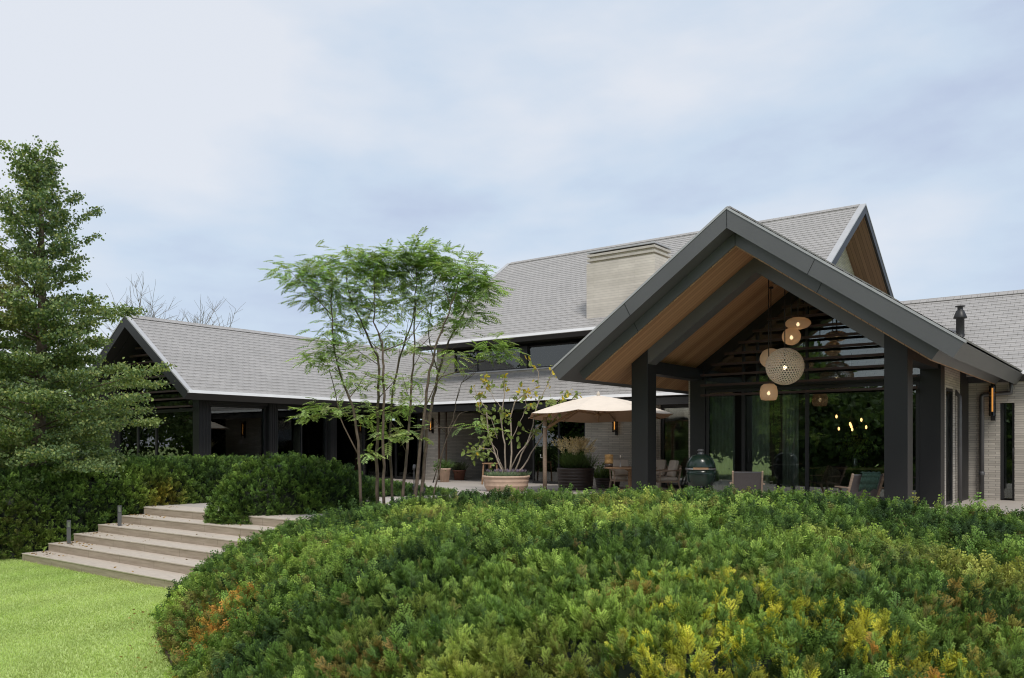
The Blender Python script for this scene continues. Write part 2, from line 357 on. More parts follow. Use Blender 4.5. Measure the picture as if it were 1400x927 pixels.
def np_mesh(name, V, F, col=None, smooth=False):
    """mesh from arrays: V (n,3), F (m,k), col (n,3) -> point colours called tint"""
    me = bpy.data.meshes.new(name); k = F.shape[1]
    me.vertices.add(len(V)); me.vertices.foreach_set('co', np.ascontiguousarray(V, dtype=np.float32).ravel())
    me.loops.add(F.size); me.loops.foreach_set('vertex_index', np.ascontiguousarray(F, dtype=np.int32).ravel())
    me.polygons.add(len(F)); me.polygons.foreach_set('loop_start', np.arange(0, F.size, k, dtype=np.int32))
    if smooth: me.polygons.foreach_set('use_smooth', np.ones(len(F), dtype=bool))
    me.update(calc_edges=True)
    if col is not None:
        a = me.color_attributes.new('tint', 'FLOAT_COLOR', 'POINT')
        cc = np.ones((len(V), 4), dtype=np.float32); cc[:, :3] = col; a.data.foreach_set('color', cc.ravel())
    return me
class Cloud:
    """collects many small quads (leaves, needles, blades) into one mesh"""
    def __init__(s): s.V = []; s.F = []; s.Cc = []; s.n = 0
    def add(s, V, F, col):
        s.V.append(V); s.F.append(F + s.n); s.Cc.append(np.broadcast_to(col, V.shape)); s.n += len(V)
    def inst(s, T, pos, rot, scl, col):
        """T = (verts, faces, tip) template; pos (m,3) rot (m,3,3) scl (m,) col (m,3)"""
        tv, tf, tip = T; m = len(pos); k = len(tv)
        if m == 0: return
        V = np.einsum('mij,kj->mki', rot, tv) * np.asarray(scl).reshape(m, 1, -1) + pos[:, None, :]
        F = (tf[None] + (np.arange(m) * k)[:, None, None]).reshape(-1, tf.shape[1])
        cc = col[:, None, :] * (0.46 + 1.0 * tip)[None, :, None]  # new growth paler at tips; range widened to paint shade into shoot bases
        s.add(V.reshape(-1, 3), F, cc.reshape(-1, 3))
    def mesh(s, name):
        return np_mesh(name, np.concatenate(s.V), np.concatenate(s.F), np.concatenate(s.Cc))
def frames(axis, spin=None):
    """rotation matrices whose third column is axis (m,3), random spin"""
    a = axis / np.linalg.norm(axis, axis=1, keepdims=True); m = len(a)
    h = np.where(np.abs(a[:, 2:3]) < 0.9, np.array([[0, 0, 1.0]]), np.array([[1.0, 0, 0]]))
    x = np.cross(h, a); x /= np.linalg.norm(x, axis=1, keepdims=True); y = np.cross(a, x)
    t = rng.uniform(0, 2 * np.pi, m) if spin is None else spin
    c, s_ = np.cos(t)[:, None], np.sin(t)[:, None]
    return np.stack([x * c + y * s_, -x * s_ + y * c, a], axis=2)
_nd = rng.normal(size=(14, 3)); _nd /= np.linalg.norm(_nd, axis=1, keepdims=True); _np = rng.uniform(0, 6.28, 14); _nf = rng.uniform(0.6, 1.7, 14)
def snoise(p, f):
    """cheap smooth noise in about -1..1"""
    return np.sin((p * f) @ (_nd * _nf[:, None]).T + _np).sum(1) / 5.0
def leaf_T(l=1.0, w_=0.35, fold=0.12):
    v = np.array([[0, 0, 0], [w_ / 2, fold * w_, l * 0.45], [0, 0, l], [-w_ / 2, fold * w_, l * 0.45]]); return v, np.array([[0, 1, 2, 3]]), np.array([0.2, .5, 1, .5])
# ------------------------------------------------------------------ ground
mb = MB(); S_ = 900
mb.box(-S_, S_, -S_, S_, -3.0, -0.96); struct('lawn', mb, M['lawn'])
mb = MB()
ter = [(9.92, 11.6), (11.6, 11.6), (13.4, 9.0), (13.9, 3.0), (13.4, -9.0), (42, -9.0), (42, 36), (12.5, 36), (12.2, 24), (9.92, 18.05)]
mb.prism([(x, y, -0.98) for x, y in ter], (0, 0, 0.98)); struct('terrace', mb, M['pave'])

# ------------------------------------------------------------------ garden stairs: six steps
st = thing('garden_stairs', 'wide pale stone garden steps rising from the lawn between the clipped hedges', 'stairs', (8.6, 14.5, -0.96))
for i in range(6):
    z1 = -0.80 + 0.16 * i
    x0 = 7.42 + 0.49 * i; x1 = 9.91 if i < 5 else 10.6
    y1 = 18.25 - 0.05 * i
    mb = MB(); mb.cur = 0; mb.box(x0, x0 + (0.52 if i < 5 else 0.7), 11.2, y1, z1 - (0.16 if i else 0.3), z1 - 0.004)
    mb.cur = 1; mb.box(x0 - 0.008, x0 + (0.50 if i < 5 else 0.68), 11.2, y1 + 0.004, z1 - 0.022, z1 + (0.004 if i == 5 else 0))
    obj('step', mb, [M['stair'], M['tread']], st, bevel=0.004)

# ------------------------------------------------------------------ the house
villa = thing('villa', 'long house with grey slate roofs, charcoal gabled porch and pale brick walls', 'house', (24.5, 14.0, 0))
def V_(name, mb, mat, parent=None, bevel=0): return obj(name, mb, mat, parent or villa, True, bevel)

def gable(axis, c, zr, h, a0, a1, tan=0.703, t=0.30, ends=(True, False), trimw=0.13, soffit=None, sides=(-1, 1), gutter=True, tiles_lift=0.02, fas='charcoal', trim_h=0.045):
    P = (lambda a, b, z: (a, c + b, z)) if axis == 'X' else (lambda a, b, z: (c + b, a, z))
    cp, sp = 1 / math.sqrt(1 + tan * tan), tan / math.sqrt(1 + tan * tan); Ls = h / cp
    def S(s_len, side, off, a):      # point s_len up the slope from the eave, off above its plane
        b = (h - s_len * cp); z = zr - h * tan + s_len * sp
        return P(a, side * (b + off * sp), z + off * cp)
    sl = MB(); sl.cur = 0
    for sd in sides:
        poly = [(0, zr), (sd * h, zr - h * tan), (sd * (h - t * sp), zr - h * tan - t * cp), (0, zr - t / cp)]
        p3 = [P(a0, b, z) for b, z in poly]; q = P(a1, 0, 0); p_ = P(a0, 0, 0)
        sl.prism(p3, Vector(q) - Vector(p_))
        sl.cur = 1; e0 = a0 + (trimw if ends[0] else 0); e1 = a1 - (trimw if ends[1] else 0)
        n = int(Ls / 0.205)
        for i in range(n + 1):
            s0 = 0.05 + i * 0.205; s1 = min(s0 + 0.205, Ls)
            if s1 <= s0 + 0.01: continue
            lo, hi = tiles_lift + 0.011, tiles_lift
            A, B_, C_, D = S(s0, sd, lo, e0), S(s0, sd, lo, e1), S(s1, sd, hi, e1), S(s1, sd, hi, e0)
            E, F = S(s0, sd, hi - 0.02, e0), S(s0, sd, hi - 0.02, e1)
            ccw = (sd < 0) == (axis == 'X')
            if ccw: sl._add([A, B_, C_, D, E, F], [(0, 1, 2, 3), (4, 5, 1, 0)])
            else: sl._add([A, B_, C_, D, E, F], [(3, 2, 1, 0), (0, 1, 5, 4)])
        sl.cur = 0
    roof = V_('roof', sl, [M[fas], M['slate']])
    for k, a in enumerate((a0, a1)):
        if not ends[k]: continue
        aa, ab = (a - 0.012, a + trimw - 0.005) if k == 0 else (a - trimw + 0.005, a + 0.012)
        for sd in sides:
            tr = MB()
            A = [S(-0.015, sd, 0.003, aa), S(Ls + 0.0, sd, 0.003, aa), S(Ls + trim_h * tan, sd, trim_h, aa), S(-0.015, sd, trim_h, aa)]
            tr.prism(A, Vector(P(ab, 0, 0)) - Vector(P(aa, 0, 0)))
            V_('rake_trim', tr, M['zinc'], roof)
    rc = MB(); e0 = a0 + (trimw if ends[0] else 0); e1 = a1 - (trimw if ends[1] else 0)
    k = 0; a = e0
    while a < e1 - 0.02:
        b = min(a + 0.45, e1)
        for sd in sides:
            A = [S(Ls - 0.17, sd, tiles_lift + 0.014, a), S(Ls + 0.03, sd, tiles_lift + 0.014, a), S(Ls + 0.04, sd, tiles_lift + 0.036, a), S(Ls - 0.17, sd, tiles_lift + 0.036, a)]
            rc.prism(A, (Vector(P(b, 0, 0)) - Vector(P(a, 0, 0))) * 0.985)
        a = b
    V_('ridge_cap', rc, M['slate'], roof)
    if gutter:
        for sd in sides:
            g = MB()
            ez = zr - h * tan
            g_lo, g_hi = (a0 - 0.004, a1 + (0.004 if ends[1] else 0))
            poly = [(h + 0.008, ez - 0.055), (h + 0.115, ez - 0.055), (h + 0.055, ez + 0.045), (h + 0.008, ez + 0.045)]
            g.prism([P(g_lo, sd * b, z) for b, z in poly], Vector(P(g_hi, 0, 0)) - Vector(P(g_lo, 0, 0)))
            V_('gutter', g, M['gutter'], roof)
    if soffit:
        s0, s1, hh, zo, mat = soffit
        s = MB()
        for sd in sides:
            poly = [(0, zr - zo), (sd * hh, zr - zo - hh * tan), (sd * hh, zr - zo - hh * tan - 0.02), (0, zr - zo - 0.02)]
            s.prism([P(s0, b, z) for b, z in poly], Vector(P(s1, 0, 0)) - Vector(P(s0, 0, 0)))
        V_('soffit', s, M[mat], roof)
    return roof

YR, ZR, TAN = 6.848, 6.14, 0.703
porch_roof = gable('X', YR, ZR, 4.266, 16.0, 34.0, TAN, 0.305, (True, False), 0.10, None, (-1, 1), False, 0.05, 'fascia')
def slab(c, zr, h, a0, a1, thick, mat, name, parent, tan=TAN):
    cp, sp = 1 / math.sqrt(1 + tan * tan), tan / math.sqrt(1 + tan * tan); mb = MB()
    for sd in (-1, 1):
        poly = [(0, zr), (sd * h, zr - h * tan), (sd * (h - thick * sp), zr - h * tan - thick * cp), (0, zr - thick / cp)]
        mb.prism([(a0, c + b, z) for b, z in poly], (a1 - a0, 0, 0))
    return V_(name, mb, M[mat], parent)
slab(YR, ZR - 0.376, 3.80, 16.43, 24.05, 0.215, 'fascia', 'bargeboard', porch_roof)
slab(YR, ZR - 0.376 - 0.2645, 3.655, 16.46, 24.0, 0.022, 'wood', 'soffit', porch_roof)
# right and left eave strips: narrow metal seams where fascia panels meet
for X_, dz0, dz1 in ((15.994, 0.015, 0.365), (16.424, 0.385, 0.63)):
    for b_, lean in ((-1.75, 0.35), (2.35, -0.35), (0.0, 0.0)):
        y = YR + b_; z = ZR - abs(b_) * TAN; dd = (dz1 - dz0) * (1 - abs(lean) * .6); e = lean * dd * 1.5
        sm = MB(); sm.prism([(X_, y - .006, z - dz0), (X_, y + .006, z - dz0), (X_, y + e + .006, z - dz0 - dd), (X_, y + e - .006, z - dz0 - dd)], (0.004, 0, 0)); V_('seam', sm, M['black'], porch_roof)
# porch frame: four posts, two portal rafters, side beams
HWP = 3.04; PW = 0.43
ZW = ZR - 0.376 - 0.2645 - 0.028      # underside of the boards at the ridge
for X_ in (17.53, 20.69):
    for sd in (-1, 1):
        y0 = YR + sd * HWP; y1 = YR + sd * (HWP - PW)
        mb = MB(); za, zb = ZW - HWP * TAN, ZW - (HWP - PW) * TAN
        poly = [(X_, y0, 0), (X_, y1, 0), (X_, y1, zb - 0.002), (X_, y0, za - 0.002)]
        mb.prism(poly, (PW, 0, 0))
        V_('post', mb, M['charcoal'], bevel=0.006)
    mb = MB()
    for sd in (-1, 1):
        b = HWP - PW - 0.002; dd = 0.34
        poly = [(X_ + 0.012, YR, ZW - 0.003), (X_ + 0.012, YR + sd * b, ZW - 0.003 - b * TAN), (X_ + 0.012, YR + sd * b, ZW - dd - b * TAN), (X_ + 0.012, YR, ZW - dd)]
        mb.prism(poly, (PW - 0.024, 0, 0))
    V_('rafter', mb, M['charcoal' if X_ > 18 else 'fascia'])  # front rafter takes the lit copy of the metal, rear one the dark
for sd in (-1, 1):
    yc = YR + sd * (HWP - PW / 2); mb = MB(); mb.box(17.963, 20.687, yc - 0.17, yc + 0.17, 3.10, 3.40); V_('side_beam', mb, M['charcoal'])
# ---- glass gable wall of the porch
XG = 20.72
def glazing(x0, x1, y0, y1, z0, z1, frame_w=0.06, mat='glass', n=1, axis='Y', handle=None, dep=0.07, parent=None):
    """window in a wall: frame as the part, panes as sub-parts. axis 'Y': wall in plane x = x0; 'X': wall in plane y = y0"""
    f = MB()
    if axis == 'Y':
        B = lambda a0, a1, c0, c1, d0=0, d1=dep: f.box(x0 + d0, x0 + d1, a0, a1, c0, c1); lo, hi = y0, y1
    else:
        B = lambda a0, a1, c0, c1, d0=0, d1=dep: f.box(a0, a1, y0 + d0, y0 + d1, c0, c1); lo, hi = x0, x1
    B(lo, hi, z0, z0 + frame_w); B(lo, hi, z1 - frame_w, z1)
    cuts = [lo + (hi - lo) * i / n for i in range(n + 1)] if isinstance(n, int) else [lo] + list(n) + [hi]
    for i, cc in enumerate(cuts):
        a = cc - (0 if i == 0 else frame_w if i == len(cuts) - 1 else frame_w / 2); B(a, a + frame_w, z0 + frame_w + 0.001, z1 - frame_w - 0.001)
    o = V_('window', f, M['black'], parent)
    for i in range(len(cuts) - 1):
        p = MB(); a0, a1 = cuts[i] + frame_w * 0.5, cuts[i + 1] - frame_w * 0.5
        if axis == 'Y': p.box(x0 + dep * 0.42, x0 + dep * 0.58, a0, a1, z0 + frame_w * 0.5, z1 - frame_w * 0.5)
        else: p.box(a0, a1, y0 + dep * 0.42, y0 + dep * 0.58, z0 + frame_w * 0.5, z1 - frame_w * 0.5)
        V_('pane', p, M[mat], o)
    return o
yl, yr_ = YR + HWP - PW - 0.004, YR - HWP + PW + 0.004
cuts = sorted([colX(1016, XG), colX(1103, XG)])
gw = glazing(XG, 0, yr_, yl, 0.02, 2.86, 0.09, 'glass', cuts)
hd = MB(); hd.box(XG - 0.02, XG + 0.12, yr_, yl, 2.865, 3.0); V_('transom', hd, M['black'])
p = MB(); zt = ZW - 0.36
p.prism([(XG + 0.03, yr_, 3.005), (XG + 0.03, yl, 3.005), (XG + 0.03, yl, zt - (yl - YR) * TAN), (XG + 0.03, YR, zt), (XG + 0.03, yr_, zt - (YR - yr_) * TAN)], (0.012, 0, 0))
gp = V_('gable_pane', p, M['glass'])
for yy in (colX(1016, XG), colX(1103, XG), YR + 1.2):
    mb = MB(); mb.box(XG - 0.01, XG + 0.06, yy - 0.03, yy + 0.03, 3.005, zt - abs(yy - YR) * TAN); V_('mullion', mb, M['black'], gp)
dh = MB(); yy = colX(1022, XG) ; dh.tube([(XG - 0.01, yy - 0.05, 0.95), (XG - 0.07, yy - 0.05, 0.97), (XG - 0.07, yy - 0.05, 1.25), (XG - 0.01, yy - 0.05, 1.27)], 0.012, 8); V_('door_handle', dh, M['black'], gw)
z = 2.66; k = 0
while z < 4.9:
    half = min(HWP - PW - 0.01, (ZW - 0.36 - z - 0.04) / TAN)
    if half > 0.2:
        mb = MB(); ya = YR + half if k > 1 else YR + HWP + 0.25
        mb.box(XG - 0.34, XG - 0.24, YR - half, min(ya, YR + HWP - PW - 0.01) , z, z + 0.055); V_('slat', mb, M['slat'])
    z += 0.262; k += 1
# porch room behind the glass
mb = MB()
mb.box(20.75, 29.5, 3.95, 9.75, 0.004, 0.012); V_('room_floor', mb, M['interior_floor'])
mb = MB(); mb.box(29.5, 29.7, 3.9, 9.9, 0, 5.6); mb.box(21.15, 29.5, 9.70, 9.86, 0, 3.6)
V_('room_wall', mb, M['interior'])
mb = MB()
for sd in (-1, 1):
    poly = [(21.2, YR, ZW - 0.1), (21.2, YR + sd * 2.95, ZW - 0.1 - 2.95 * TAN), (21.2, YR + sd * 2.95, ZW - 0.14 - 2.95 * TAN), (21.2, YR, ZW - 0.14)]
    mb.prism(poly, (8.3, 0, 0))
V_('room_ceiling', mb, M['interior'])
# ---- side wall of the porch building, seen past the right posts
YS = 3.83
mb = MB(); mb.box(21.125, 21.40, YS, YS + 0.1, 0, 3.2); mb.box(22.25, 23.15, YS, YS + 0.1, 0, 3.2); mb.box(21.40, 22.25, YS, YS + 0.1, 2.72, 3.2); V_('wall', mb, M['brick'])
glazing(21.40, 22.25, YS + 0.01, 0, 0.02, 2.72, 0.06, 'glass', 1, 'X')
mb = MB(); mb.box(23.15, 24.21, YS - 0.015, YS + 0.1, 0, 3.2); V_('door_surround', mb, M['black'])
mb = MB(); mb.tube([(22.55, YS - 0.09, 0), (22.55, YS - 0.09, 2.55), (22.55, YS + 0.02, 2.70)], 0.05, 12); V_('downpipe', mb, M['bollard'])
# ---- long wing running off to the right
XW = 24.2
wing_roof = gable('Y', 27.62, 5.73, 3.62, -22.0, 8.0, TAN, 0.26, (False, False), 0.1, None, (-1, 1), True)
ya, yb, yc_ = colX(1331, XW), colX(1367, XW), colX(1387, XW)
mb = MB(); mb.box(XW, XW + 0.3, yb, YS - 0.02, 0, 3.0); mb.box(XW, XW + 0.3, -20, yc_, 0, 3.0); mb.box(XW, XW + 0.3, yc_, yb, 2.45, 3.0); V_('wall', mb, M['brick'])
dr = MB(); dr.box(XW + 0.10, XW + 0.15, yc_ + 0.06, yb - 0.075, 0.05, 2.44)
do = V_('door', dr, M['glass'])
df = MB(); df.box(XW + 0.08, XW + 0.18, yb - 0.075, yb - 0.001, 0.02, 2.446); df.box(XW + 0.08, XW + 0.18, yc_ + 0.001, yc_ + 0.06, 0.02, 2.446); V_('door_frame', df, M['black'], do)
dh = MB(); dh.tube([(XW + 0.1, yc_ + 0.035, 0.98), (XW - 0.0, yc_ + 0.035, 1.0), (XW - 0.0, yc_ + 0.035, 1.3), (XW + 0.1, yc_ + 0.035, 1.32)], 0.016, 8); V_('door_handle', dh, M['black'], do)
mb = MB(); mb.box(XW + 1.6, XW + 1.8, 0, 6, 0, 3); V_('room_wall', mb, M['interior'])
yp = colX(1343, XW)
mb = MB(); mb.tube([(XW - 0.08, yp, 0), (XW - 0.08, yp, 2.62), (XW - 0.08, yp - 0.04, 2.66), (XW - 0.08, colX(1383, XW), 2.70), (XW - 0.20, colX(1383, XW) - 0.02, 2.95)], 0.055, 12)
mb.lathe([(0.062, 0), (0.07, 0.02), (0.07, 0.08), (0.062, 0.10)], (XW - 0.08, yp, 0.62), 14); V_('downpipe', mb, M['bollard'])
# flue on the valley
fc = Vector((25.67, 4.245, 4.15))
mb = MB(); mb.lathe([(0.15, -0.1), (0.15, 0.16), (0.11, 0.24), (0.105, 0.28), (0.105, 0.70), (0.17, 0.71), (0.17, 0.735), (0.10, 0.92), (0.07, 0.94), (0.07, 1.02), (0.125, 1.03), (0.125, 1.05), (0.0, 1.06)], fc, 24, True)
V_('flue', mb, M['charcoal'])

# ---- tall main volume
XM, ZM = 30.3, 9.66
main_roof = gable('Y', XM, ZM, 6.3, 7.92, 23.55, 0.69, 0.24, (True, True), 0.20, (8.0, 8.93, 6.1, 0.30, 'wood_dark'), (-1, 1), True, 0.02, 'charcoal')
XU = 24.92
yv = [colX(p_, XU) for p_ in (900, 721, 711, 651, 621, 603, 588)]      # window band, upper storey
mb = MB(); mb.box(XU, XU + 0.25, yv[4], 22.75, 3.4, 5.06); mb.box(XU, XU + 0.25, 9.0, yv[4] - 0.001, 3.4, 4.17); V_('wall', mb, M['brick'])
mb = MB(); mb.box(XU - 0.05, XU + 0.2, yv[0], yv[4] - 0.002, 4.172, 4.215); V_('sill', mb, M['zinc'])
glazing(XU + 0.06, 0, yv[0], yv[1], 4.22, 5.05, 0.05, 'glass', 2)
glazing(XU + 0.06, 0, yv[2], yv[4] - 0.002, 4.22, 5.05, 0.05, 'glass', [yv[3]])
mb = MB(); mb.box(XU - 0.01, XU + 0.2, yv[2] + 0.002, yv[1] - 0.002, 4.22, 5.05); V_('mullion', mb, M['black'])
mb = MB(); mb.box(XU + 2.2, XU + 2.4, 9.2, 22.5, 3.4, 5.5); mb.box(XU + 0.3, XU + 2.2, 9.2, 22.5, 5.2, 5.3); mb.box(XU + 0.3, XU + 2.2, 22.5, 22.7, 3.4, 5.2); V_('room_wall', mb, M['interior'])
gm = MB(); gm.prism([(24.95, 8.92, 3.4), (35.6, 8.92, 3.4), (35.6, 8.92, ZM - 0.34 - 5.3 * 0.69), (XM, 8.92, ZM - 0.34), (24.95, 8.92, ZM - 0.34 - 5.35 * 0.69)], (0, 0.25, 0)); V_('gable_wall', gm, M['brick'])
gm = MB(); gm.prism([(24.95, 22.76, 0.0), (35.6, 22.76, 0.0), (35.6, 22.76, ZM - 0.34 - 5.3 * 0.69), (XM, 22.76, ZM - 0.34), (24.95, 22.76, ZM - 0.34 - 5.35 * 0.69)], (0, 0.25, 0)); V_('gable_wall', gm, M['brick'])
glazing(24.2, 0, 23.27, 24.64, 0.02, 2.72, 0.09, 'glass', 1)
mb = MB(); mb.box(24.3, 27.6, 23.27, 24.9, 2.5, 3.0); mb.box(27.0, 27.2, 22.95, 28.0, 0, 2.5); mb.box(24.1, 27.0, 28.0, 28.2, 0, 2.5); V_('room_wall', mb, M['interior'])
mb = MB(); mb.box(35.5, 35.8, 9.2, 22.7, 0, 5.3); V_('wall', mb, M['brick'])
# skirt roof over the terrace side
def skirt():
    x0, z0, x1, z1, y0, y1 = 23.32, 2.97, 25.0, 4.12, 10.6, 24.3
    d = Vector((x1 - x0, 0, z1 - z0)); Ls = d.length; d.normalize(); n = Vector((-d.z, 0, d.x))
    sl = MB(); A = Vector((x0, y0, z0)); B_ = Vector((x1, y0, z1)); sl.prism([A, B_, B_ - n * 0.22, A - n * 0.22], (0, y1 - y0, 0))
    sl.cur = 1; s = 0.05
    while s < Ls - 0.02:
        e = min(s + 0.205, Ls); P = lambda q, off, y: tuple(Vector((x0, y, z0)) + d * q + n * off)
        sl._add([P(s, 0.036, y1), P(s, 0.036, y0), P(e, 0.02, y0), P(e, 0.02, y1), P(s, 0.0, y1), P(s, 0.0, y0)], [(0, 1, 2, 3), (4, 5, 1, 0)]); s = e
    r = V_('roof', sl, [M['charcoal'], M['slate']])
    g = MB(); g.prism([(x0 - 0.008, y0, z0 - 0.055), (x0 - 0.115, y0, z0 - 0.055), (x0 - 0.055, y0, z0 + 0.045), (x0 - 0.008, y0, z0 + 0.045)], (0, y1 - y0 - 0.58, 0)); V_('gutter', g, M['gutter'], r)
    f = MB(); f.box(x0 + 0.14, 24.48, y0, y1 - 0.3, 2.70, 2.715); V_('soffit', f, M['charcoal'], r)
    f = MB(); f.box(x0 + 0.02, x0 + 0.13, y0, y1 - 0.45, 2.64, 2.86); V_('fascia', f, M['charcoal'], r)
skirt()
# ground floor front
XF = 24.5
y580, y601, y655, y727, y800, y903 = [colX(p_, XF) for p_ in (579, 602, 655, 727, 800, 903)]
mb = MB(); mb.box(XF, 27.6, y601, y580, 0, 2.70); mb.box(27.6, 27.9, y655 - 0.8, y601, 0, 2.70); V_('wall', mb, M['brick'])
yn0, yn1 = colX(651.7, 27.6), colX(632.6, 27.6)
fb = MB(); fb.box(27.585, 27.65, yn0, yn1, 0.36, 1.20); V_('fireplace', fb, M['black'])
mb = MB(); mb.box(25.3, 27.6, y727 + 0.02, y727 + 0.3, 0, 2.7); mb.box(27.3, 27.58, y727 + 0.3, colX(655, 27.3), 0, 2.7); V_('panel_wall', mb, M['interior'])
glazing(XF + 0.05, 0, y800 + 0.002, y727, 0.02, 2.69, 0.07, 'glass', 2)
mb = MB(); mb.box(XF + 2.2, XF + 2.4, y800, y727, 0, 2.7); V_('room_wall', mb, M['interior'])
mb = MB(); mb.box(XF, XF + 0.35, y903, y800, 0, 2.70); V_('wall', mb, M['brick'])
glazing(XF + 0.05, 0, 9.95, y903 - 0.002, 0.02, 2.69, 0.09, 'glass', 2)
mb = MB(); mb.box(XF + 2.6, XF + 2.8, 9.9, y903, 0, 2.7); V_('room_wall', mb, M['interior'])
mb = MB(); mb.box(20.71, XF + 0.05, 9.88, 9.94, 0, 3.2); V_('wall', mb, M['brick'])
for i, (pa, r_) in enumerate(((604.0, 0.04), (607.5, 0.028))):
    mb = MB(); yy = colX(pa, XF + 0.1); mb.tube([(XF - 0.06 + i * 0.25, yy - i * 0.02, 0), (XF - 0.06 + i * 0.25, yy - i * 0.02, 2.70)], r_, 10); V_('downpipe', mb, M['copper'])
# chimney
cb = MB(); cx0, cx1, cy0, cy1 = 24.62, 25.84, 13.02, 15.66
cb.box(cx0, cx1, cy0, cy1, 4.9, 7.66); cb.box(cx0 + 0.1, cx1 - 0.1, cy0 + 0.1, cy1 - 0.1, 7.661, 8.0)
ch = V_('chimney', cb, brick_mat('board_marked_stone', (0.64, 0.585, 0.51), (0.57, 0.52, 0.45), (0.47, 0.43, 0.37), 1.6, 0.085, 0.006, 0.8, 1, 0.3, 0.16, 0.4))
for za in (7.74, 7.90, 8.03):
    v = MB(); v.box(cx0 + 0.01, cx1 - 0.01, cy0 + 0.01, cy1 - 0.01, za, za + (0.075 if za < 8 else 0.05)); V_('vent_slat', v, M['zinc'] if za > 8 else pbr('vent_stone', (0.5, 0.46, 0.4), 0.7), ch)

# ---- left wing
XL, YL = 14.4, 27.5
left_roof = gable('X', YL, 5.73, 3.8, XL, 30.0, TAN, 0.30, (True, False), 0.15, None, (-1, 1), True)
slab(YL, 5.73 - 0.375, 3.40, XL + 0.35, 23.5, 0.02, 'charcoal', 'soffit', left_roof)
YF = 24.78; X1, X2, X3 = 15.35, colY(370, YF), colY(452, YF)
for xx, ww in ((X1 + 0.22, 0.44), (X2, 0.36), (X3, 0.30)):
    mb = MB(); mb.box(xx - ww / 2, xx + ww / 2, YF - 0.18, YF + 0.18, 0, 2.98)
    for k in range(4): mb.box(xx - ww / 2 + ww * (k + 0.3) / 4, xx - ww / 2 + ww * (k + 0.7) / 4, YF - 0.195, YF - 0.181, 0, 2.9)
    V_('post', mb, M['charcoal'])
mb = MB(); mb.box(X1, X1 + 0.4, 30.0, 30.4, 0, 2.98); V_('post', mb, M['charcoal'])
mb = MB(); mb.box(X1 + 0.01, 24.3, YF - 0.12, YF + 0.12, 2.74, 3.1); V_('lintel', mb, M['charcoal'])
glazing(X1 + 0.445, X2 - 0.182, YF + 0.02, 0, 0.02, 2.73, 0.07, 'glass', 1, 'X')
glazing(X2 + 0.182, X3 - 0.152, YF + 0.02, 0, 0.02, 2.73, 0.06, 'glass', 2, 'X')
glazing(X3 + 0.152, 24.2, YF + 0.02, 0, 0.02, 2.73, 0.07, 'glass', 2, 'X')
fy = sorted([colX(213, X1 + 0.1), colX(188, X1 + 0.1)])
glazing(X1 + 0.1, 0, YF + 0.185, 29.99, 0.02, 2.6, 0.10, 'glass', fy)
p = MB(); zt = 5.73 - 0.375 - 0.06
p.prism([(X1 + 0.12, YF + 0.2, 2.62), (X1 + 0.12, 30.0, 2.62), (X1 + 0.12, 30.0, zt - 2.5 * TAN), (X1 + 0.12, YL, zt), (X1 + 0.12, YF + 0.2, zt - 2.52 * TAN)], (0.012, 0, 0)); V_('gable_pane', p, M['glass'])
z = 2.63
while z < 5.1:
    half = min(2.75, (zt - z - 0.08) / TAN)
    if half > 0.15: mb = MB(); mb.box(X1 - 0.22, X1 - 0.13, YL - half, YL + half, z, z + 0.055); V_('slat', mb, M['slat'])
    z += 0.262
mb = MB(); mb.box(15.7, 24.0, YF + 0.2, 30.2, 0.004, 0.012); V_('room_floor', mb, M['interior_floor'])
mb = MB(); mb.box(15.6, 24.0, 30.2, 30.4, 0, 3.0); mb.box(23.8, 24.0, YF + 0.10, 30.2, 0, 3.0); mb.box(15.7, 23.8, YF + 0.26, 30.2, 2.9, 2.94); V_('room_wall', mb, M['interior'])
mb = MB(); xa, xb = colY(379, 25.15), colY(441, 25.15); mb.box(xa, xb, 25.15, 25.4, 0.02, 2.88); V_('room_wall', mb, M['brick'])
mb = MB(); mb.box(16.2, 17.4, 27.0, 27.2, 0.02, 2.88); V_('room_wall', mb, M['curtain'])
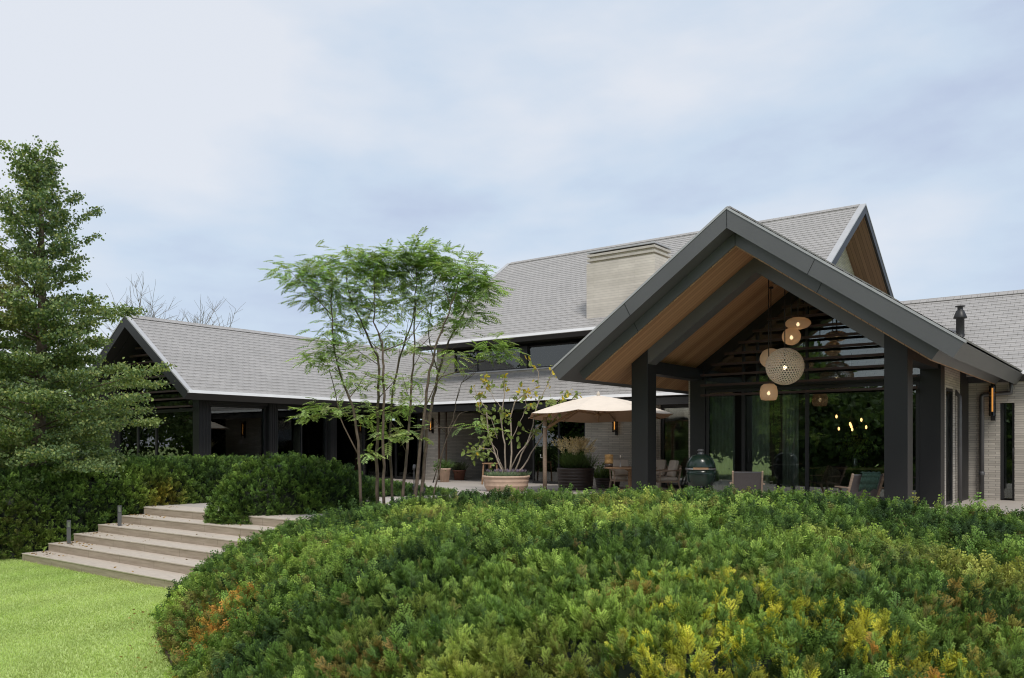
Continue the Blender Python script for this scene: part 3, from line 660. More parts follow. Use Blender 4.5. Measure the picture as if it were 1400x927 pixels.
# ------------------------------------------------------------------ hedges
def yew_T(kind):
    """a yew spray: (verts, quads, tip value); z is the shoot's direction"""
    V, F, T = [], [], []
    def q(a, b, c, d, t):
        o = len(V); V.extend([a, b, c, d]); F.append((o, o + 1, o + 2, o + 3)); T.extend(t)
    def shoot(base, d, L_, n, nl, nw, flat):
        d = d / np.linalg.norm(d); side = np.cross(d, flat); side /= np.linalg.norm(side); up = np.cross(side, d)
        tipc = base + d * L_
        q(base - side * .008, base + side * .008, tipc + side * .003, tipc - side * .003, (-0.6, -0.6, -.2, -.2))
        for i in range(n):
            t = (i + 0.8) / n; c = base + d * L_ * t; l_ = nl * (1.0 - 0.45 * t) * rng.uniform(.8, 1.15)
            for s_ in (-1, 1):
                e = (side * s_ * 0.88 + d * 0.5 + up * rng.uniform(.05, .5)); e /= np.linalg.norm(e)
                wv = np.cross(e, up); wv /= np.linalg.norm(wv)
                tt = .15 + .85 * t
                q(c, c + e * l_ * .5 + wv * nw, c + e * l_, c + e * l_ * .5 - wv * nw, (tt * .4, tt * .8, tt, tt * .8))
    z = np.array([0, 0, 1.0]); fl = np.array([0.15, 1.0, 0.1])
    if kind == 'near': mainn, sn, nl, nw, ns = 11, 5, .21, .032, 5
    elif kind == 'mid': mainn, sn, nl, nw, ns = 6, 3, .24, .048, 4
    else: mainn, sn, nl, nw, ns = 5, 3, .25, .065, 3
    shoot(np.zeros(3), z + rng.normal(0, .08, 3), 1.0, mainn, nl, nw, fl + rng.normal(0, .2, 3))
    for k in range(ns):
        h = .12 + .6 * (k + rng.uniform(0, .6)) / ns; s_ = -1 if k % 2 else 1
        d = np.array([s_ * .8, rng.uniform(-.5, .6), 1.0])
        shoot(np.array([0, 0, h]), d, rng.uniform(.32, .55) * (1.15 - h * .6), sn, nl * .9, nw, fl + rng.normal(0, .25, 3))
    return np.array(V), np.array(F), np.array(T)
YEW = {k: [yew_T(k) for _ in range(4)] for k in ('near', 'mid', 'far')}
CAMP = np.array([0, 0, CAMZ])
G_DARK, G_MID, G_LITE, G_YEL, G_BRN = [np.array(c) for c in ((.036, .070, .026), (.115, .20, .042), (.28, .39, .075), (.66, .60, .06), (.58, .26, .06))]

def poly_dist(P, poly):
    """signed distance (inside positive) of points P (n,2) to polygon"""
    n = len(poly); d = np.full(len(P), 1e9); ins = np.zeros(len(P), bool)
    for i in range(n):
        a, b = np.array(poly[i], float), np.array(poly[(i + 1) % n], float); ab = b - a
        t = np.clip(((P - a) @ ab) / (ab @ ab), 0, 1); d = np.minimum(d, np.linalg.norm(P - a - t[:, None] * ab, axis=1))
        c = ((a[1] > P[:, 1]) != (b[1] > P[:, 1])); xx = (b[0] - a[0]) * (P[:, 1] - a[1]) / (b[1] - a[1] + 1e-12) + a[0]
        ins ^= c & (P[:, 0] < xx)
    return np.where(ins, d, -d)
def smooth_poly(poly, n=3):
    for _ in range(n):
        q = []
        for i in range(len(poly)):
            a, b = np.array(poly[i], float), np.array(poly[(i + 1) % len(poly)], float); q += [a * .75 + b * .25, a * .25 + b * .75]
        poly = q
    return poly
def hedge(name, label, poly, base, topf, Rr, step, dens, size, colf, pw=2.0, lump=0.05, clump=(.17, .11), lump_f=1.3):
    poly = smooth_poly(poly); pp = np.array(poly); lo, hi = pp.min(0) - .3, pp.max(0) + .3
    xs = np.arange(lo[0], hi[0], step); ys = np.arange(lo[1], hi[1], step); nx, ny = len(xs), len(ys)
    Xg, Yg = np.meshgrid(xs, ys, indexing='ij'); P = np.stack([Xg.ravel(), Yg.ravel()], 1); d = poly_dist(P, poly)
    t = np.clip(d / Rr, 0, 1); prof = (1 - (1 - t) ** pw) ** (1 / pw)
    bz = base(P[:, 0], P[:, 1]) if callable(base) else np.full(len(P), base, float)
    z = bz + (topf(P[:, 0], P[:, 1]) - bz) * prof
    P3 = np.stack([P[:, 0], P[:, 1], z], 1)
    P3[:, 2] += lump * snoise(P3, lump_f) * prof + lump * .6 * snoise(P3 + 7, lump_f * 2.7) * prof
    idx = np.arange(nx * ny).reshape(nx, ny); q = np.stack([idx[:-1, :-1], idx[1:, :-1], idx[1:, 1:], idx[:-1, 1:]], -1).reshape(-1, 4)
    q = q[(d[q] > -step * .2).any(1)]
    # snap outside corners to the outline so the flanks stand on the ground
    P3[d < 0, 2] = bz[d < 0] - .03
    tri = np.concatenate([q[:, [0, 1, 2]], q[:, [0, 2, 3]]]); A, B_, C_ = P3[tri[:, 0]], P3[tri[:, 1]], P3[tri[:, 2]]
    nr = np.cross(B_ - A, C_ - A); ar = np.linalg.norm(nr, axis=1) / 2; nr = nr / (2 * ar[:, None] + 1e-9)
    cum = np.cumsum(ar); cand = int(cum[-1] * dens)
    k = np.searchsorted(cum, rng.uniform(0, cum[-1], cand)); u, v = rng.uniform(0, 1, cand), rng.uniform(0, 1, cand); sw = u + v > 1; u[sw], v[sw] = 1 - u[sw], 1 - v[sw]
    pos = A[k] + (B_[k] - A[k]) * u[:, None] + (C_[k] - A[k]) * v[:, None]; nn = nr[k]
    rel = pos - CAMP; dep = rel @ FW; lat = rel @ RT; dist = np.linalg.norm(rel, axis=1)
    facing = (nn * rel).sum(1) / dist
    inview = (dep > 1.2) & (np.abs(lat) < .64 * dep + 2.2)
    keep = np.where(inview, np.where(facing < .22, 1.0, .22), .12)
    # density falls off with distance while the sprays keep their size or grow a little
    # the surface is made of shoots in clumps: raised in the middle, with dark crevices between
    from mathutils.kdtree import KDTree
    cr = clump[0]; nc = int(cum[-1] * 1.05 / (cr * cr)); kc = rng.integers(0, cand, nc); kd = KDTree(nc)
    for i_, j_ in enumerate(kc): kd.insert(pos[j_], i_)
    kd.balance(); hit = [kd.find(p_) for p_ in pos]; cid = np.array([h_[1] for h_ in hit]); cd = np.array([h_[2] for h_ in hit]) / cr
    cctr = pos[kc][cid]; crnd = rng.uniform(0, 1, nc)[cid]; out_ = (pos - cctr) / cr
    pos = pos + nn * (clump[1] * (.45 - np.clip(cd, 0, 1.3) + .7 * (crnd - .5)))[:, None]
    gap = np.where(cd > .80, -1.0, 0.0)
    keep = keep * np.clip((6.0 / np.maximum(dist, 2.5)) ** .9, .42 if size > .11 else .64, 1.0) * np.where(gap < -.62, .16, 1.0)
    sel = rng.uniform(0, 1, cand) < keep; pos, nn, dist, dep, out_, crnd = pos[sel], nn[sel], dist[sel], dep[sel], out_[sel], crnd[sel]
    m = len(pos)
    ax = nn * .7 + np.array([0, 0, .5]) + rng.normal(0, .38, (m, 3)) + .55 * out_
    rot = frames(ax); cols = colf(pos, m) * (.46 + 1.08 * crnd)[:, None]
    sc_ = size * rng.uniform(.6, 1.3, m) * np.clip((dist / 6) ** .45, .9, 1.5)
    long_ = rng.uniform(0, 1, m) < .05; sc_[long_] *= 1.5 if size > .11 else 1.1; rot[long_] = frames(nn[long_] * .3 + np.array([0, 0, .8]) + rng.normal(0, .25, (long_.sum(), 3)))
    ph = pos - nn * (sc_ * rng.uniform(.05, .9, m))[:, None]
    cl = Cloud(); lod = np.where(dist < 7.5, 0, np.where(dist < 16.0, 1, 2)); pick = rng.integers(0, 4, m)
    for li, ln in enumerate(('near', 'mid', 'far')):
        for t_ in range(4):
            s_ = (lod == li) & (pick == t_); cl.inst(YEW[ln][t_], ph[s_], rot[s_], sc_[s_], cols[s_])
    # near-black inner sheet: its colour paints the shade in gaps between sprays
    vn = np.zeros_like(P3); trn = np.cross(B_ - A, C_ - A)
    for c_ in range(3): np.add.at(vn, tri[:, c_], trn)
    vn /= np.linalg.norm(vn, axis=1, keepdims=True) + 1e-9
    shade_sheet = P3 - vn * max(.17, size * .9)
    cl.add(shade_sheet, q, np.array([.014, .020, .011])); 
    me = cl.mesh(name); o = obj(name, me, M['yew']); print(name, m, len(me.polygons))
    return tag(o, label, 'hedge')

def pix(pos):
    rel = pos - CAMP; dep = rel @ FW; return CX + FPX * (rel @ RT) / dep, HY - FPX * rel[:, 2] / dep
def blob(px, py, cx_, cy_, rx, ry): return np.exp(-(((px - cx_) / rx) ** 2 + ((py - cy_) / ry) ** 2))
def world_patch(pos, centre, r): return np.exp(-((pos - np.array(centre)) ** 2).sum(1) / r ** 2)
def mixc(c, t, k): return c * (1 - k[:, None]) + t * k[:, None]
def green(pos, m, lite=.5, f=1.1):
    a = np.clip(.46 + .26 * snoise(pos, f) + .34 * snoise(pos + 31, f * 3.9) + rng.normal(0, .20, m), 0, 1)
    c = np.where(a[:, None] < .5, G_DARK + (G_MID - G_DARK) * (a * 2)[:, None], G_MID + (G_LITE - G_MID) * ((a - .5) * 2 * lite)[:, None])
    return c * rng.uniform(.8, 1.2, (m, 1))
# autumn-coloured patches of the near hedge: world position, radius, colour
def front_col(pos, m):
    c = green(pos, m, 1.0)
    pts = [((950, 905, 3.9), .36, G_YEL, .95), ((1010, 850, 4.6), .30, G_YEL, .6), ((1190, 850, 4.5), .30, G_YEL * .8, .7), ((1385, 800, 5.2), .42, np.array([.30, .20, .05]), .8),
           ((1275, 915, 3.8), .20, G_BRN * 1.1, .95), ((870, 800, 5.3), .16, np.array([.30, .18, .05]), .9), ((1160, 760, 6.6), .3, np.array([.22, .19, .05]), .6),
           ((295, 860, 8.6), .35, G_BRN, .75), ((240, 850, 9.9), .6, np.array([.15, .11, .035]), .75), ((250, 905, 8.9), .5, np.array([.15, .12, .035]), .8),
           ((430, 740, 10.5), .3, np.array([.22, .15, .06]), .6), ((1080, 790, 5.5), .35, np.array([.20, .20, .05]), .6), ((480, 905, 5.3), .3, np.array([.24, .16, .05]), .7),
           ((600, 700, 11.2), .35, np.array([.24, .17, .06]), .5), ((960, 790, 5.6), .3, G_YEL * .8, .5), ((560, 730, 9.5), .5, G_LITE * 1.15, .8), ((760, 900, 4.3), .35, np.array([.17, .17, .045]), .7), ((1330, 880, 4.0), .3, G_YEL * .7, .6)]
    for (px, py, d), r_, col, k in pts:
        k_ = np.clip(world_patch(pos, atz(px, py, d), r_ * 1.15) * k * .95, 0, 1); k_ = (rng.uniform(0, 1, m) < k_) * rng.uniform(.35, 1.0, m); c = mixc(c, col, k_)
    k_ = np.clip(snoise(pos + 70, 2.3) - .75, 0, 1) * 1.3 * rng.uniform(.2, 1, m); c = mixc(c, np.array([.42, .42, .09]), np.clip(k_, 0, .8)); k_ = ((rng.uniform(0, 1, m) < .03)).astype(float) * .6; c = mixc(c, np.array([.24, .18, .06]), k_)
    return c
def front_top(x, y):
    d = x * FW[0] + y * FW[1]; s = x * RT[0] + y * RT[1]; r = s / np.maximum(d, 1)
    z = np.interp(r, [-.5, -.36, -.227, -.12, 0, .2, .38, .61], [-.50, -.24, .09, .30, .43, .56, .55, .36]) - .045 * np.clip(9 - d, 0, 9) * np.clip(1 + r * 2, 0, 1)
    return z
FRONT = [(2.6, .8), (2.6, -4.5), (8, -8), (13.2, -7), (14.0, -1), (13.9, 4), (13.2, 9), (11.6, 11.9), (9.6, 12.4), (7.6, 12.0), (6.25, 10.8), (5.5, 9.6), (4.75, 7.8), (3.45, 5.5), (2.6, 3.2)]
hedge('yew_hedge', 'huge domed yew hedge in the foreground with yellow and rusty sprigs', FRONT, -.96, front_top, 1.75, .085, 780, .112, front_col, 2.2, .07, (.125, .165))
def left_col(pos, m):
    c = green(pos, m, .6) * .95
    yp_ = np.array(at(235, 19.2, .2)); k_ = np.clip(world_patch(pos, yp_, .42) * 1.6 * rng.uniform(.3, 1.2, m), 0, 1); c = mixc(c, np.array([.30, .23, .035]), k_)
    k_ = np.clip(world_patch(pos, np.array(at(10, 17.2, -.5)), .8) * rng.uniform(.0, 1, m), 0, 1); return mixc(c, np.array([.13, .12, .04]), k_)
LEFT = [(6.9, 18.75), (8.2, 18.35), (10.0, 18.15), (11.6, 18.2), (14, 17.3), (17.0, 15.7), (18.6, 16.0), (18.2, 18.6), (15.5, 21.0), (13, 23.0), (9, 24.8), (5, 25), (3.8, 22), (5.2, 19.8)]
def left_top(x, y): return .98 - np.clip(y - 19.5, 0, 6) * .06 - np.clip(x - 13.0, 0, 5) * .20 - np.clip(10.5 - x, 0, 9) * .075
def left_base(x, y): return np.where(x > 9.8, 0.0, np.where(x > 7.3, -.96 + (x - 7.3) * .3, -.96))
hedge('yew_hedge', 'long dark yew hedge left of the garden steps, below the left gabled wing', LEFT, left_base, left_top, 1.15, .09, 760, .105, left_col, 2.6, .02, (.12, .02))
BALL = [(9.45, 15.15), (9.6, 14.15), (10.6, 13.55), (12.0, 13.15), (12.9, 13.4), (12.9, 14.4), (11.8, 15.2), (10.4, 15.7)]
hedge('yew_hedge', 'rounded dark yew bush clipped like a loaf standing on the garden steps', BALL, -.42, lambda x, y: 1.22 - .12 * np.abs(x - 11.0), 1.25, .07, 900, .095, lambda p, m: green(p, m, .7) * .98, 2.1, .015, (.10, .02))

# ------------------------------------------------------------------ trees
def tree_obj(name, label, cat, loc, parts, group=None):
    t = thing(name, label, cat, loc, 0, group)
    for nm, me, mt in parts: obj(nm, me, mt, t)
    return t
LEAF = leaf_T(1, .75, .12); LEAF_N = leaf_T(1, .42, .15)
def scatter_leaves(cl, pos, size, colf, T=LEAF, updir=.6, spread=.7):
    m = len(pos); ax = rng.normal(0, 1, (m, 3)) * spread; ax[:, 2] -= .15
    rot = frames(ax); cl.inst(T, pos, rot, size * rng.uniform(.65, 1.25, m), colf(pos, m))
def path_pts(pts, n):
    pts = np.array(pts); s = np.linspace(0, len(pts) - 1, n); i = np.minimum(s.astype(int), len(pts) - 2); f = (s - i)[:, None]
    return pts[i] * (1 - f) + pts[i + 1] * f
# tall tiered tree at the far left
def tiered_tree():
    base = np.array(at(50, 19.0, -.3)); H = 8.2
    tb = MB(); tb.sm = True; hs = np.linspace(0, 1, 12)
    tb.tube([tuple(base + np.array([.10 * math.sin(3 * h), .08 * math.cos(4 * h), H * h])) for h in hs], [.16 * (1 - h) ** .8 + .012 for h in hs], 9)
    cl = Cloud(); tw = []
    def lc(pos, m):
        h = np.clip((pos[:, 2] - base[2]) / H, 0, 1); a = np.clip(.42 + .35 * snoise(pos, 1.6) + rng.normal(0, .25, m), 0, 1)
        c = np.array([.10, .16, .075])[None] * (1 - a[:, None]) + np.array([.32, .40, .15])[None] * a[:, None]
        k = (rng.uniform(0, 1, m) < .18).astype(float) * .7; c = mixc(c, np.array([.34, .36, .12]), k)
        k = world_patch(pos, at(3, 18.4, 4.6), .6) * .5; c = mixc(c, np.array([.28, .14, .08]), k)
        return c * rng.uniform(.8, 1.2, (m, 1))
    z = .95; az = 0
    while z < H - .1:
        h = z / H; nb = 5 if h < .62 else 4
        for b in range(nb):
            az += 2.4 + rng.normal(0, .25); L_ = (3.25 * (1 - h) ** .70 * (.86 + .14 * math.sin(9 * h * 3.1)) + .10) * rng.uniform(.5, 1.22)
            if h < .12: L_ *= .8
            o = base + np.array([0, 0, z + rng.uniform(-.1, .1)]); d = np.array([math.cos(az), math.sin(az), rng.uniform(.08, .30) + (.45 * h if h < .6 else .95 * h)])
            pts = []
            for t in np.linspace(0, 1, 6): pts.append(o + d * L_ * t + np.array([0, 0, -.12 * L_ * t * t]) + rng.normal(0, .03, 3) * t)
            tb.tube([tuple(p) for p in pts], [max(.004, .028 * (1 - h * .6) * (1 - t)) for t in np.linspace(0, 1, 6)], 5, False)
            side = np.cross(d, [0, 0, 1.0]); side /= np.linalg.norm(side)
            # side twigs with flat sprays of leaves, gaps left between them
            ntw = int(5 + L_ * (8.5 if h < .6 else 6.5)); kt = 1.0 if h < .62 else .72
            for k in range(ntw):
                t = rng.uniform(.10, 1.0) ** .8; pb = path_pts(pts, 40)[int(t * 39)]; s_ = rng.choice([-1, 1]); tl = rng.uniform(.25, .75) * (1.15 - t) * min(1.2, L_ * .55) * kt + .14 * kt
                td = side * s_ * rng.uniform(.4, 1) + d * rng.uniform(.2, .8) + np.array([0, 0, rng.uniform(-.25, .22)]); td /= np.linalg.norm(td)
                nl = int(12 + tl * 85); tt = rng.uniform(.05, 1.0, nl); pos = pb + td[None] * (tl * tt)[:, None] + rng.normal(0, 1, (nl, 3)) * np.array([.085, .085, .038]) * (.6 + .4 * kt)
                scatter_leaves(cl, pos, .072, lc)
        z += rng.uniform(.22, .34) * (1.05 - .25 * h)
    # leader shoots at the very top
    for k in range(16):
        p = base + np.array([0, 0, H * rng.uniform(.80, .95)]); nl = 22
        d = np.array([rng.normal(0, .35), rng.normal(0, .35), 1]); tt = rng.uniform(0, .4, nl); pos = p + d * tt[:, None] + rng.normal(0, .045, (nl, 3)); scatter_leaves(cl, pos, .075, lc)
    for k in range(12):
        p = base + np.array([.02, 0, H * rng.uniform(.97, 1.045)]); pos = p + rng.normal(0, 1, (16, 3)) * np.array([.06, .06, .10]); scatter_leaves(cl, pos, .07, lc)
    return tree_obj('deciduous_tree', 'tall conical green tree with tiered branches in front of the left gable', 'tree', tuple(base), [('trunk', tb, M['bark']), ('crown', cl.mesh('crown'), M['leaf'])])
tiered_tree()

# several-stemmed tree with feathered leaves in the middle
def pinnate_T(n=6):
    V, F, T = [], [], []
    def q(a, b, c, d, t): o = len(V); V.extend([a, b, c, d]); F.append((o, o + 1, o + 2, o + 3)); T.extend([t] * 4)
    def rach(t): return np.array([0, -.22 * t * t, t - .10 * t * t])
    for i in range(4): a, b = rach(i / 4), rach((i + 1) / 4); s_ = np.array([.008, 0, 0]); q(a - s_, a + s_, b + s_, b - s_, .2)
    def leaflet(p, d, l_, w_):
        d = d / np.linalg.norm(d); s_ = np.cross(d, [0, 1.0, .2]); s_ /= np.linalg.norm(s_); mid = p + d * l_ * .45; q(p, mid + s_ * w_, p + d * l_ + np.array([0, -.02, 0]), mid - s_ * w_, rng.uniform(.1, .9))
    for i in range(n):
        t = .2 + .75 * i / (n - 1) if n > 1 else .5; p = rach(t)
        for s_ in (-1, 1): leaflet(p, np.array([s_ * 1.0, -.30 + rng.normal(0, .12), .48]), .34 * (1 - .25 * abs(t - .5)), .058)
    leaflet(rach(1), np.array([0, -.4, 1.0]), .32, .058)
    return np.array(V), np.array(F), np.array(T)
PIN = [pinnate_T(6) for _ in range(4)]
def feather_tree():
    D0 = 15.3; base = at(545, D0, -.02)
    stems = [[(494, 695, -.3), (490, 610, -.35), (484, 560, -.4), (476, 540, -.4), (464, 510, -.5), (456, 470, -.5), (453, 420, -.6), (454, 375, -.6)],
             [(517, 695, .1), (515, 600, .1), (517, 540, .1), (519, 492, .1), (500, 452, 0), (478, 405, -.1), (470, 365, -.1)],
             [(525, 695, -.1), (524, 600, -.1), (525, 500, -.2), (523, 470, -.2), (511, 440, -.3), (512, 375, -.3)],
             [(537, 695, .3), (533, 600, .3), (536, 540, .4), (546, 490, .5), (560, 450, .5), (574, 400, .5), (580, 350, .5)],
             [(549, 695, 0), (556, 620, 0), (560, 570, .1), (563, 520, .1), (566, 470, .2), (568, 420, .2), (570, 355, .2)],
             [(565, 695, -.2), (574, 620, -.2), (580, 560, -.3), (590, 500, -.4), (600, 460, -.4), (613, 430, -.5), (628, 385, -.5)],
             [(574, 695, .2), (584, 600, .3), (591, 550, .4), (600, 510, .5), (612, 470, .6), (640, 415, .7), (655, 390, .8)],
             [(590, 692, .3), (605, 620, .4), (622, 560, .5), (628, 530, .5), (640, 508, .5)]]
    rad = [.026, .030, .027, .024, .028, .032, .033, .014]
    tree = thing('multi_stem_tree', 'slender tree of several thin leaning stems with feathery leaves, behind the foreground hedge', 'tree', tuple(base))
    def w3(p): return np.array(atz(p[0], p[1], D0 + p[2]))
    tips = []
    for st_, r_ in zip(stems, rad):
        pts = path_pts([w3(p) for p in st_], 26); k = len(pts); pts[1:] += rng.normal(0, .010, (k - 1, 3))
        mb = MB(); mb.tube([tuple(p) for p in pts], [r_ * (1.08 - .86 * i / k) for i in range(k)], 8)
        for j in range(5):       # short side shoots
            i = rng.integers(9, k - 2); d = rng.normal(0, 1, 3); d[2] = abs(d[2]) * .8 + .3; d /= np.linalg.norm(d); L_ = rng.uniform(.3, .6)
            mb.tube([tuple(pts[i]), tuple(pts[i] + d * L_ * .5), tuple(pts[i] + d * L_ + np.array([0, 0, .05]))], [.009, .006, .003], 5, False); tips.append(pts[i] + d * L_)
        obj('stem', mb, M['bark'], tree)
    br = MB()
    def branch(p, r_):
        pts = path_pts([w3(q) for q in p], 12); br.tube([tuple(q) for q in pts], [r_ * (1 - .75 * i / 12) for i in range(12)], 6)
    for p, r_ in (([(578, 565, -.3), (600, 516, -.4), (640, 504, -.5), (690, 478, -.6)], .012), ([(566, 590, -.2), (600, 584, -.3), (640, 586, -.4), (662, 578, -.4)], .008),
                  ([(592, 660, .3), (610, 600, .3), (628, 565, .3), (640, 562, .3)], .011), ([(489, 620, -.3), (466, 575, -.3), (457, 530, -.3), (446, 490, -.3)], .014),
                  ([(484, 565, -.3), (462, 564, -.3), (430, 572, -.3)], .008), ([(523, 480, -.1), (550, 470, -.1), (566, 455, 0), (580, 430, 0)], .013),
                  ([(453, 430, -.6), (425, 400, -.7), (398, 372, -.8)], .010), ([(628, 385, -.5), (650, 370, -.6), (672, 378, -.6)], .009), ([(517, 545, .1), (540, 520, 0), (548, 470, 0)], .010),
                  ([(600, 515, .4), (585, 460, .5), (592, 400, .5), (600, 352, .5)], .013), ([(556, 620, 0), (540, 585, -.2), (530, 570, -.3)], .007), ([(456, 470, -.5), (440, 455, -.6), (432, 470, -.6)], .007),
                  ([(519, 500, .1), (490, 480, .3), (470, 470, .4)], .008)):
        branch(p, r_)
    obj('branch', br, M['bark'], tree)
    # leaf clusters: column, row, depth offset, radius in px, leaves, tone 0 dark .. 1 pale
    cl = Cloud()
    cs = [(540, 350, .1, 22, 34, .25), (570, 343, .2, 22, 34, .25), (600, 350, .2, 22, 30, .25), (505, 352, 0, 20, 26, .25), (400, 368, -.7, 22, 30, .2), (420, 385, -.7, 22, 36, .2), (442, 362, -.5, 26, 55, .25), (455, 395, -.5, 28, 60, .3), (425, 405, -.6, 20, 26, .3), (480, 360, -.2, 30, 74, .25), (500, 390, 0, 34, 80, .35), (522, 362, .2, 28, 66, .25),
          (548, 378, .4, 30, 74, .35), (570, 355, .3, 26, 62, .2), (598, 362, .2, 30, 74, .25), (628, 368, -.2, 28, 66, .25), (648, 380, -.4, 24, 50, .2), (662, 394, -.4, 18, 34, .2), (640, 405, 0, 30, 68, .25),
          (610, 400, .4, 30, 60, .4), (575, 405, .5, 32, 60, .4), (540, 420, .3, 30, 48, .5), (508, 425, 0, 26, 40, .5), (470, 425, -.2, 26, 46, .4), (455, 450, -.5, 20, 28, .5), (648, 430, -.2, 18, 26, .25), (626, 440, .2, 22, 30, .4),
          (440, 474, -.6, 19, 30, .35), (428, 492, -.6, 14, 18, .35), (455, 490, -.5, 18, 22, .5), (478, 515, -.2, 24, 26, .9), (500, 475, .2, 24, 24, .8), (535, 460, .3, 22, 22, .7), (560, 470, .3, 20, 18, .6), (598, 445, .3, 20, 20, .5),
          (440, 556, -.3, 16, 18, .4), (422, 566, -.3, 13, 12, .35), (462, 560, -.3, 14, 12, .5), (500, 560, .1, 22, 26, .95), (545, 560, .2, 24, 30, .95), (530, 590, .2, 20, 20, .9), (560, 590, -.1, 16, 14, .5), (515, 520, .2, 18, 16, .85), (550, 520, .2, 16, 14, .8),
          (672, 470, -.6, 17, 26, .15), (692, 482, -.6, 14, 18, .15), (655, 484, -.5, 12, 10, .3), (620, 484, -.4, 14, 10, .4), (650, 580, -.4, 14, 10, .3), (668, 586, -.4, 9, 6, .3), (505, 620, -.1, 10, 8, .5), (560, 545, .0, 14, 12, .6), (592, 505, .3, 14, 10, .8), (626, 505, .3, 12, 6, .8), (575, 520, .5, 20, 14, .9)]
    for px, py, dd, rp_, n, tone in cs:
        c = np.array(atz(px, py, D0 + dd)); rr = rp_ / FPX * D0; n = int(n * 1.6); tone = min(tone + .22, .8); py = py + (11 if py < 412 else 0); px = 540 + (px - 540) * (.95 if py < 425 else 1); u = np.clip(rng.normal(0, .52, (n, 3)), -1.0, 1.0); pos = c + u * rr * np.array([1, 1, .62])
        ax = u * np.array([1, 1, .3]) + rng.normal(0, .45, (n, 3)); ax[:, 2] = ax[:, 2] * .4 + .05
        a = ax / np.linalg.norm(ax, axis=1, keepdims=True); y = np.array([0, 0, 1.0]) - a * a[:, 2:3]; y /= np.linalg.norm(y, axis=1, keepdims=True); x = np.cross(y, a); rot = np.stack([x, y, a], 2)
        g = np.array([.165, .28, .10]) * (1 - tone) + np.array([.40, .50, .20]) * tone; cc = g[None] * rng.uniform(.7, 1.35, (n, 1)) * (1 + rng.normal(0, .06, (n, 3)))
        pk = rng.integers(0, 4, n)
        for t_ in range(4): s_ = pk == t_; cl.inst(PIN[t_], pos[s_], rot[s_], .245 * rng.uniform(.75, 1.25, s_.sum()), cc[s_])
    obj('crown', cl.mesh('crown'), M['leaf_thin'], tree)
feather_tree()

# bare trees beyond the left wing
def bare_tree(px, d, topy, seed, label):
    rr = np.random.default_rng(seed); b = at(px, d, 0); H = CAMZ + (HY - topy) / FPX * d; mb = MB()
    def grow(p, dr, L_, r_, lev):
        n = 4; pts = [p]; dd = dr.copy()
        for i in range(n): dd = dd + rr.normal(0, .10, 3); dd /= np.linalg.norm(dd); pts.append(pts[-1] + dd * L_ / n)
        mb.tube([tuple(q) for q in pts], [r_ * (1 - .55 * i / n) for i in range(n + 1)], 5 if lev < 2 else 3, False)
        if lev < 4:
            for k in range(4 if lev else 6):
                q = pts[rr.integers(2, n + 1)]; nd = dd + rr.normal(0, .55, 3); nd[2] = abs(nd[2]) * .6 + .45; nd /= np.linalg.norm(nd); grow(q, nd, L_ * rr.uniform(.5, .72), r_ * .55, lev + 1)
    grow(np.array(b), np.array([0, 0, 1.0]), H * .52, .12, 0)
    t = thing('bare_tree', label, 'tree', tuple(b), 0, 'bare trees beyond the left wing'); obj('trunk', mb, M['bark_grey'], t)
bare_tree(160, 46, 392, 3, 'bare leafless tree behind the left gable, close to the green tree')
bare_tree(215, 55, 405, 8, 'bare leafless tree rising behind the left slate ridge')
# broadleaf trees: a few beyond the left wing, and the tall garden trees behind the viewpoint that the windows mirror
def broad_tree(loc, H, Rr, n, label, group, tone, leaf=.22, name='garden_tree'):
    loc = np.array(loc, float); tb = MB(); tb.tube([tuple(loc + np.array([0, 0, H * t])) for t in (0, .25, .5, .8)], [.3, .24, .16, .05], 8); cl = Cloud()
    nb = 70
    for k in range(nb):
        u = rng.normal(0, 1, 3); u /= np.linalg.norm(u); rad = rng.uniform(.35, 1) ** .5; c = loc + np.array([0, 0, H * .56]) + u * rad * np.array([Rr, Rr, H * .42])
        if k % 3 == 0: tb.tube([tuple(loc + np.array([0, 0, H * .4])), tuple((c + loc + np.array([0, 0, H * .5])) / 2), tuple(c)], [.08, .05, .02], 5, False)
        m = n // nb; pos = c + rng.normal(0, .38, (m, 3)) * np.array([Rr * .5, Rr * .5, H * .13])
        f = lambda p, q: np.array(tone)[None] * rng.uniform(.6, 1.4, (q, 1)) * (1 + .25 * np.clip(snoise(p, .8), -1, 1))[:, None]
        scatter_leaves(cl, pos, leaf, f)
    return tree_obj(name, label, 'tree', tuple(loc), [('trunk', tb, M['bark']), ('crown', cl.mesh('crown'), M['leaf'])], group)
for i, (px, d, H, r_) in enumerate(((-40, 33, 5.5, 3.0), (60, 38, 6.0, 3.2), (150, 42, 5.0, 2.6), (-120, 28, 7, 3.2))):
    broad_tree(tuple(at(px, d, -.5)), H, r_, 7000, ['leafy tree behind the tiered tree, at the left picture edge', 'leafy tree glimpsed through the lower branches of the tiered tree', 'small leafy tree beyond the left wing end wall', 'tall leafy tree past the left picture edge'][i], 'leafy trees beyond the left wing', (.13, .18, .08), .2)
for i, (px, d, H, r_) in enumerate(((20, 23.5, 2.4, 2.2), (110, 25.5, 1.9, 1.9), (-70, 22, 2.6, 2.4))):
    broad_tree(tuple(at(px, d, -.6)), H, r_, 5000, ['low leafy bush behind the long hedge, under the tiered tree', 'low leafy bush between the long hedge and the left gable wall', 'low leafy bush behind the long hedge, past the left picture edge'][i], 'low bushes behind the long hedge', (.09, .14, .055), .12, 'garden_bush')
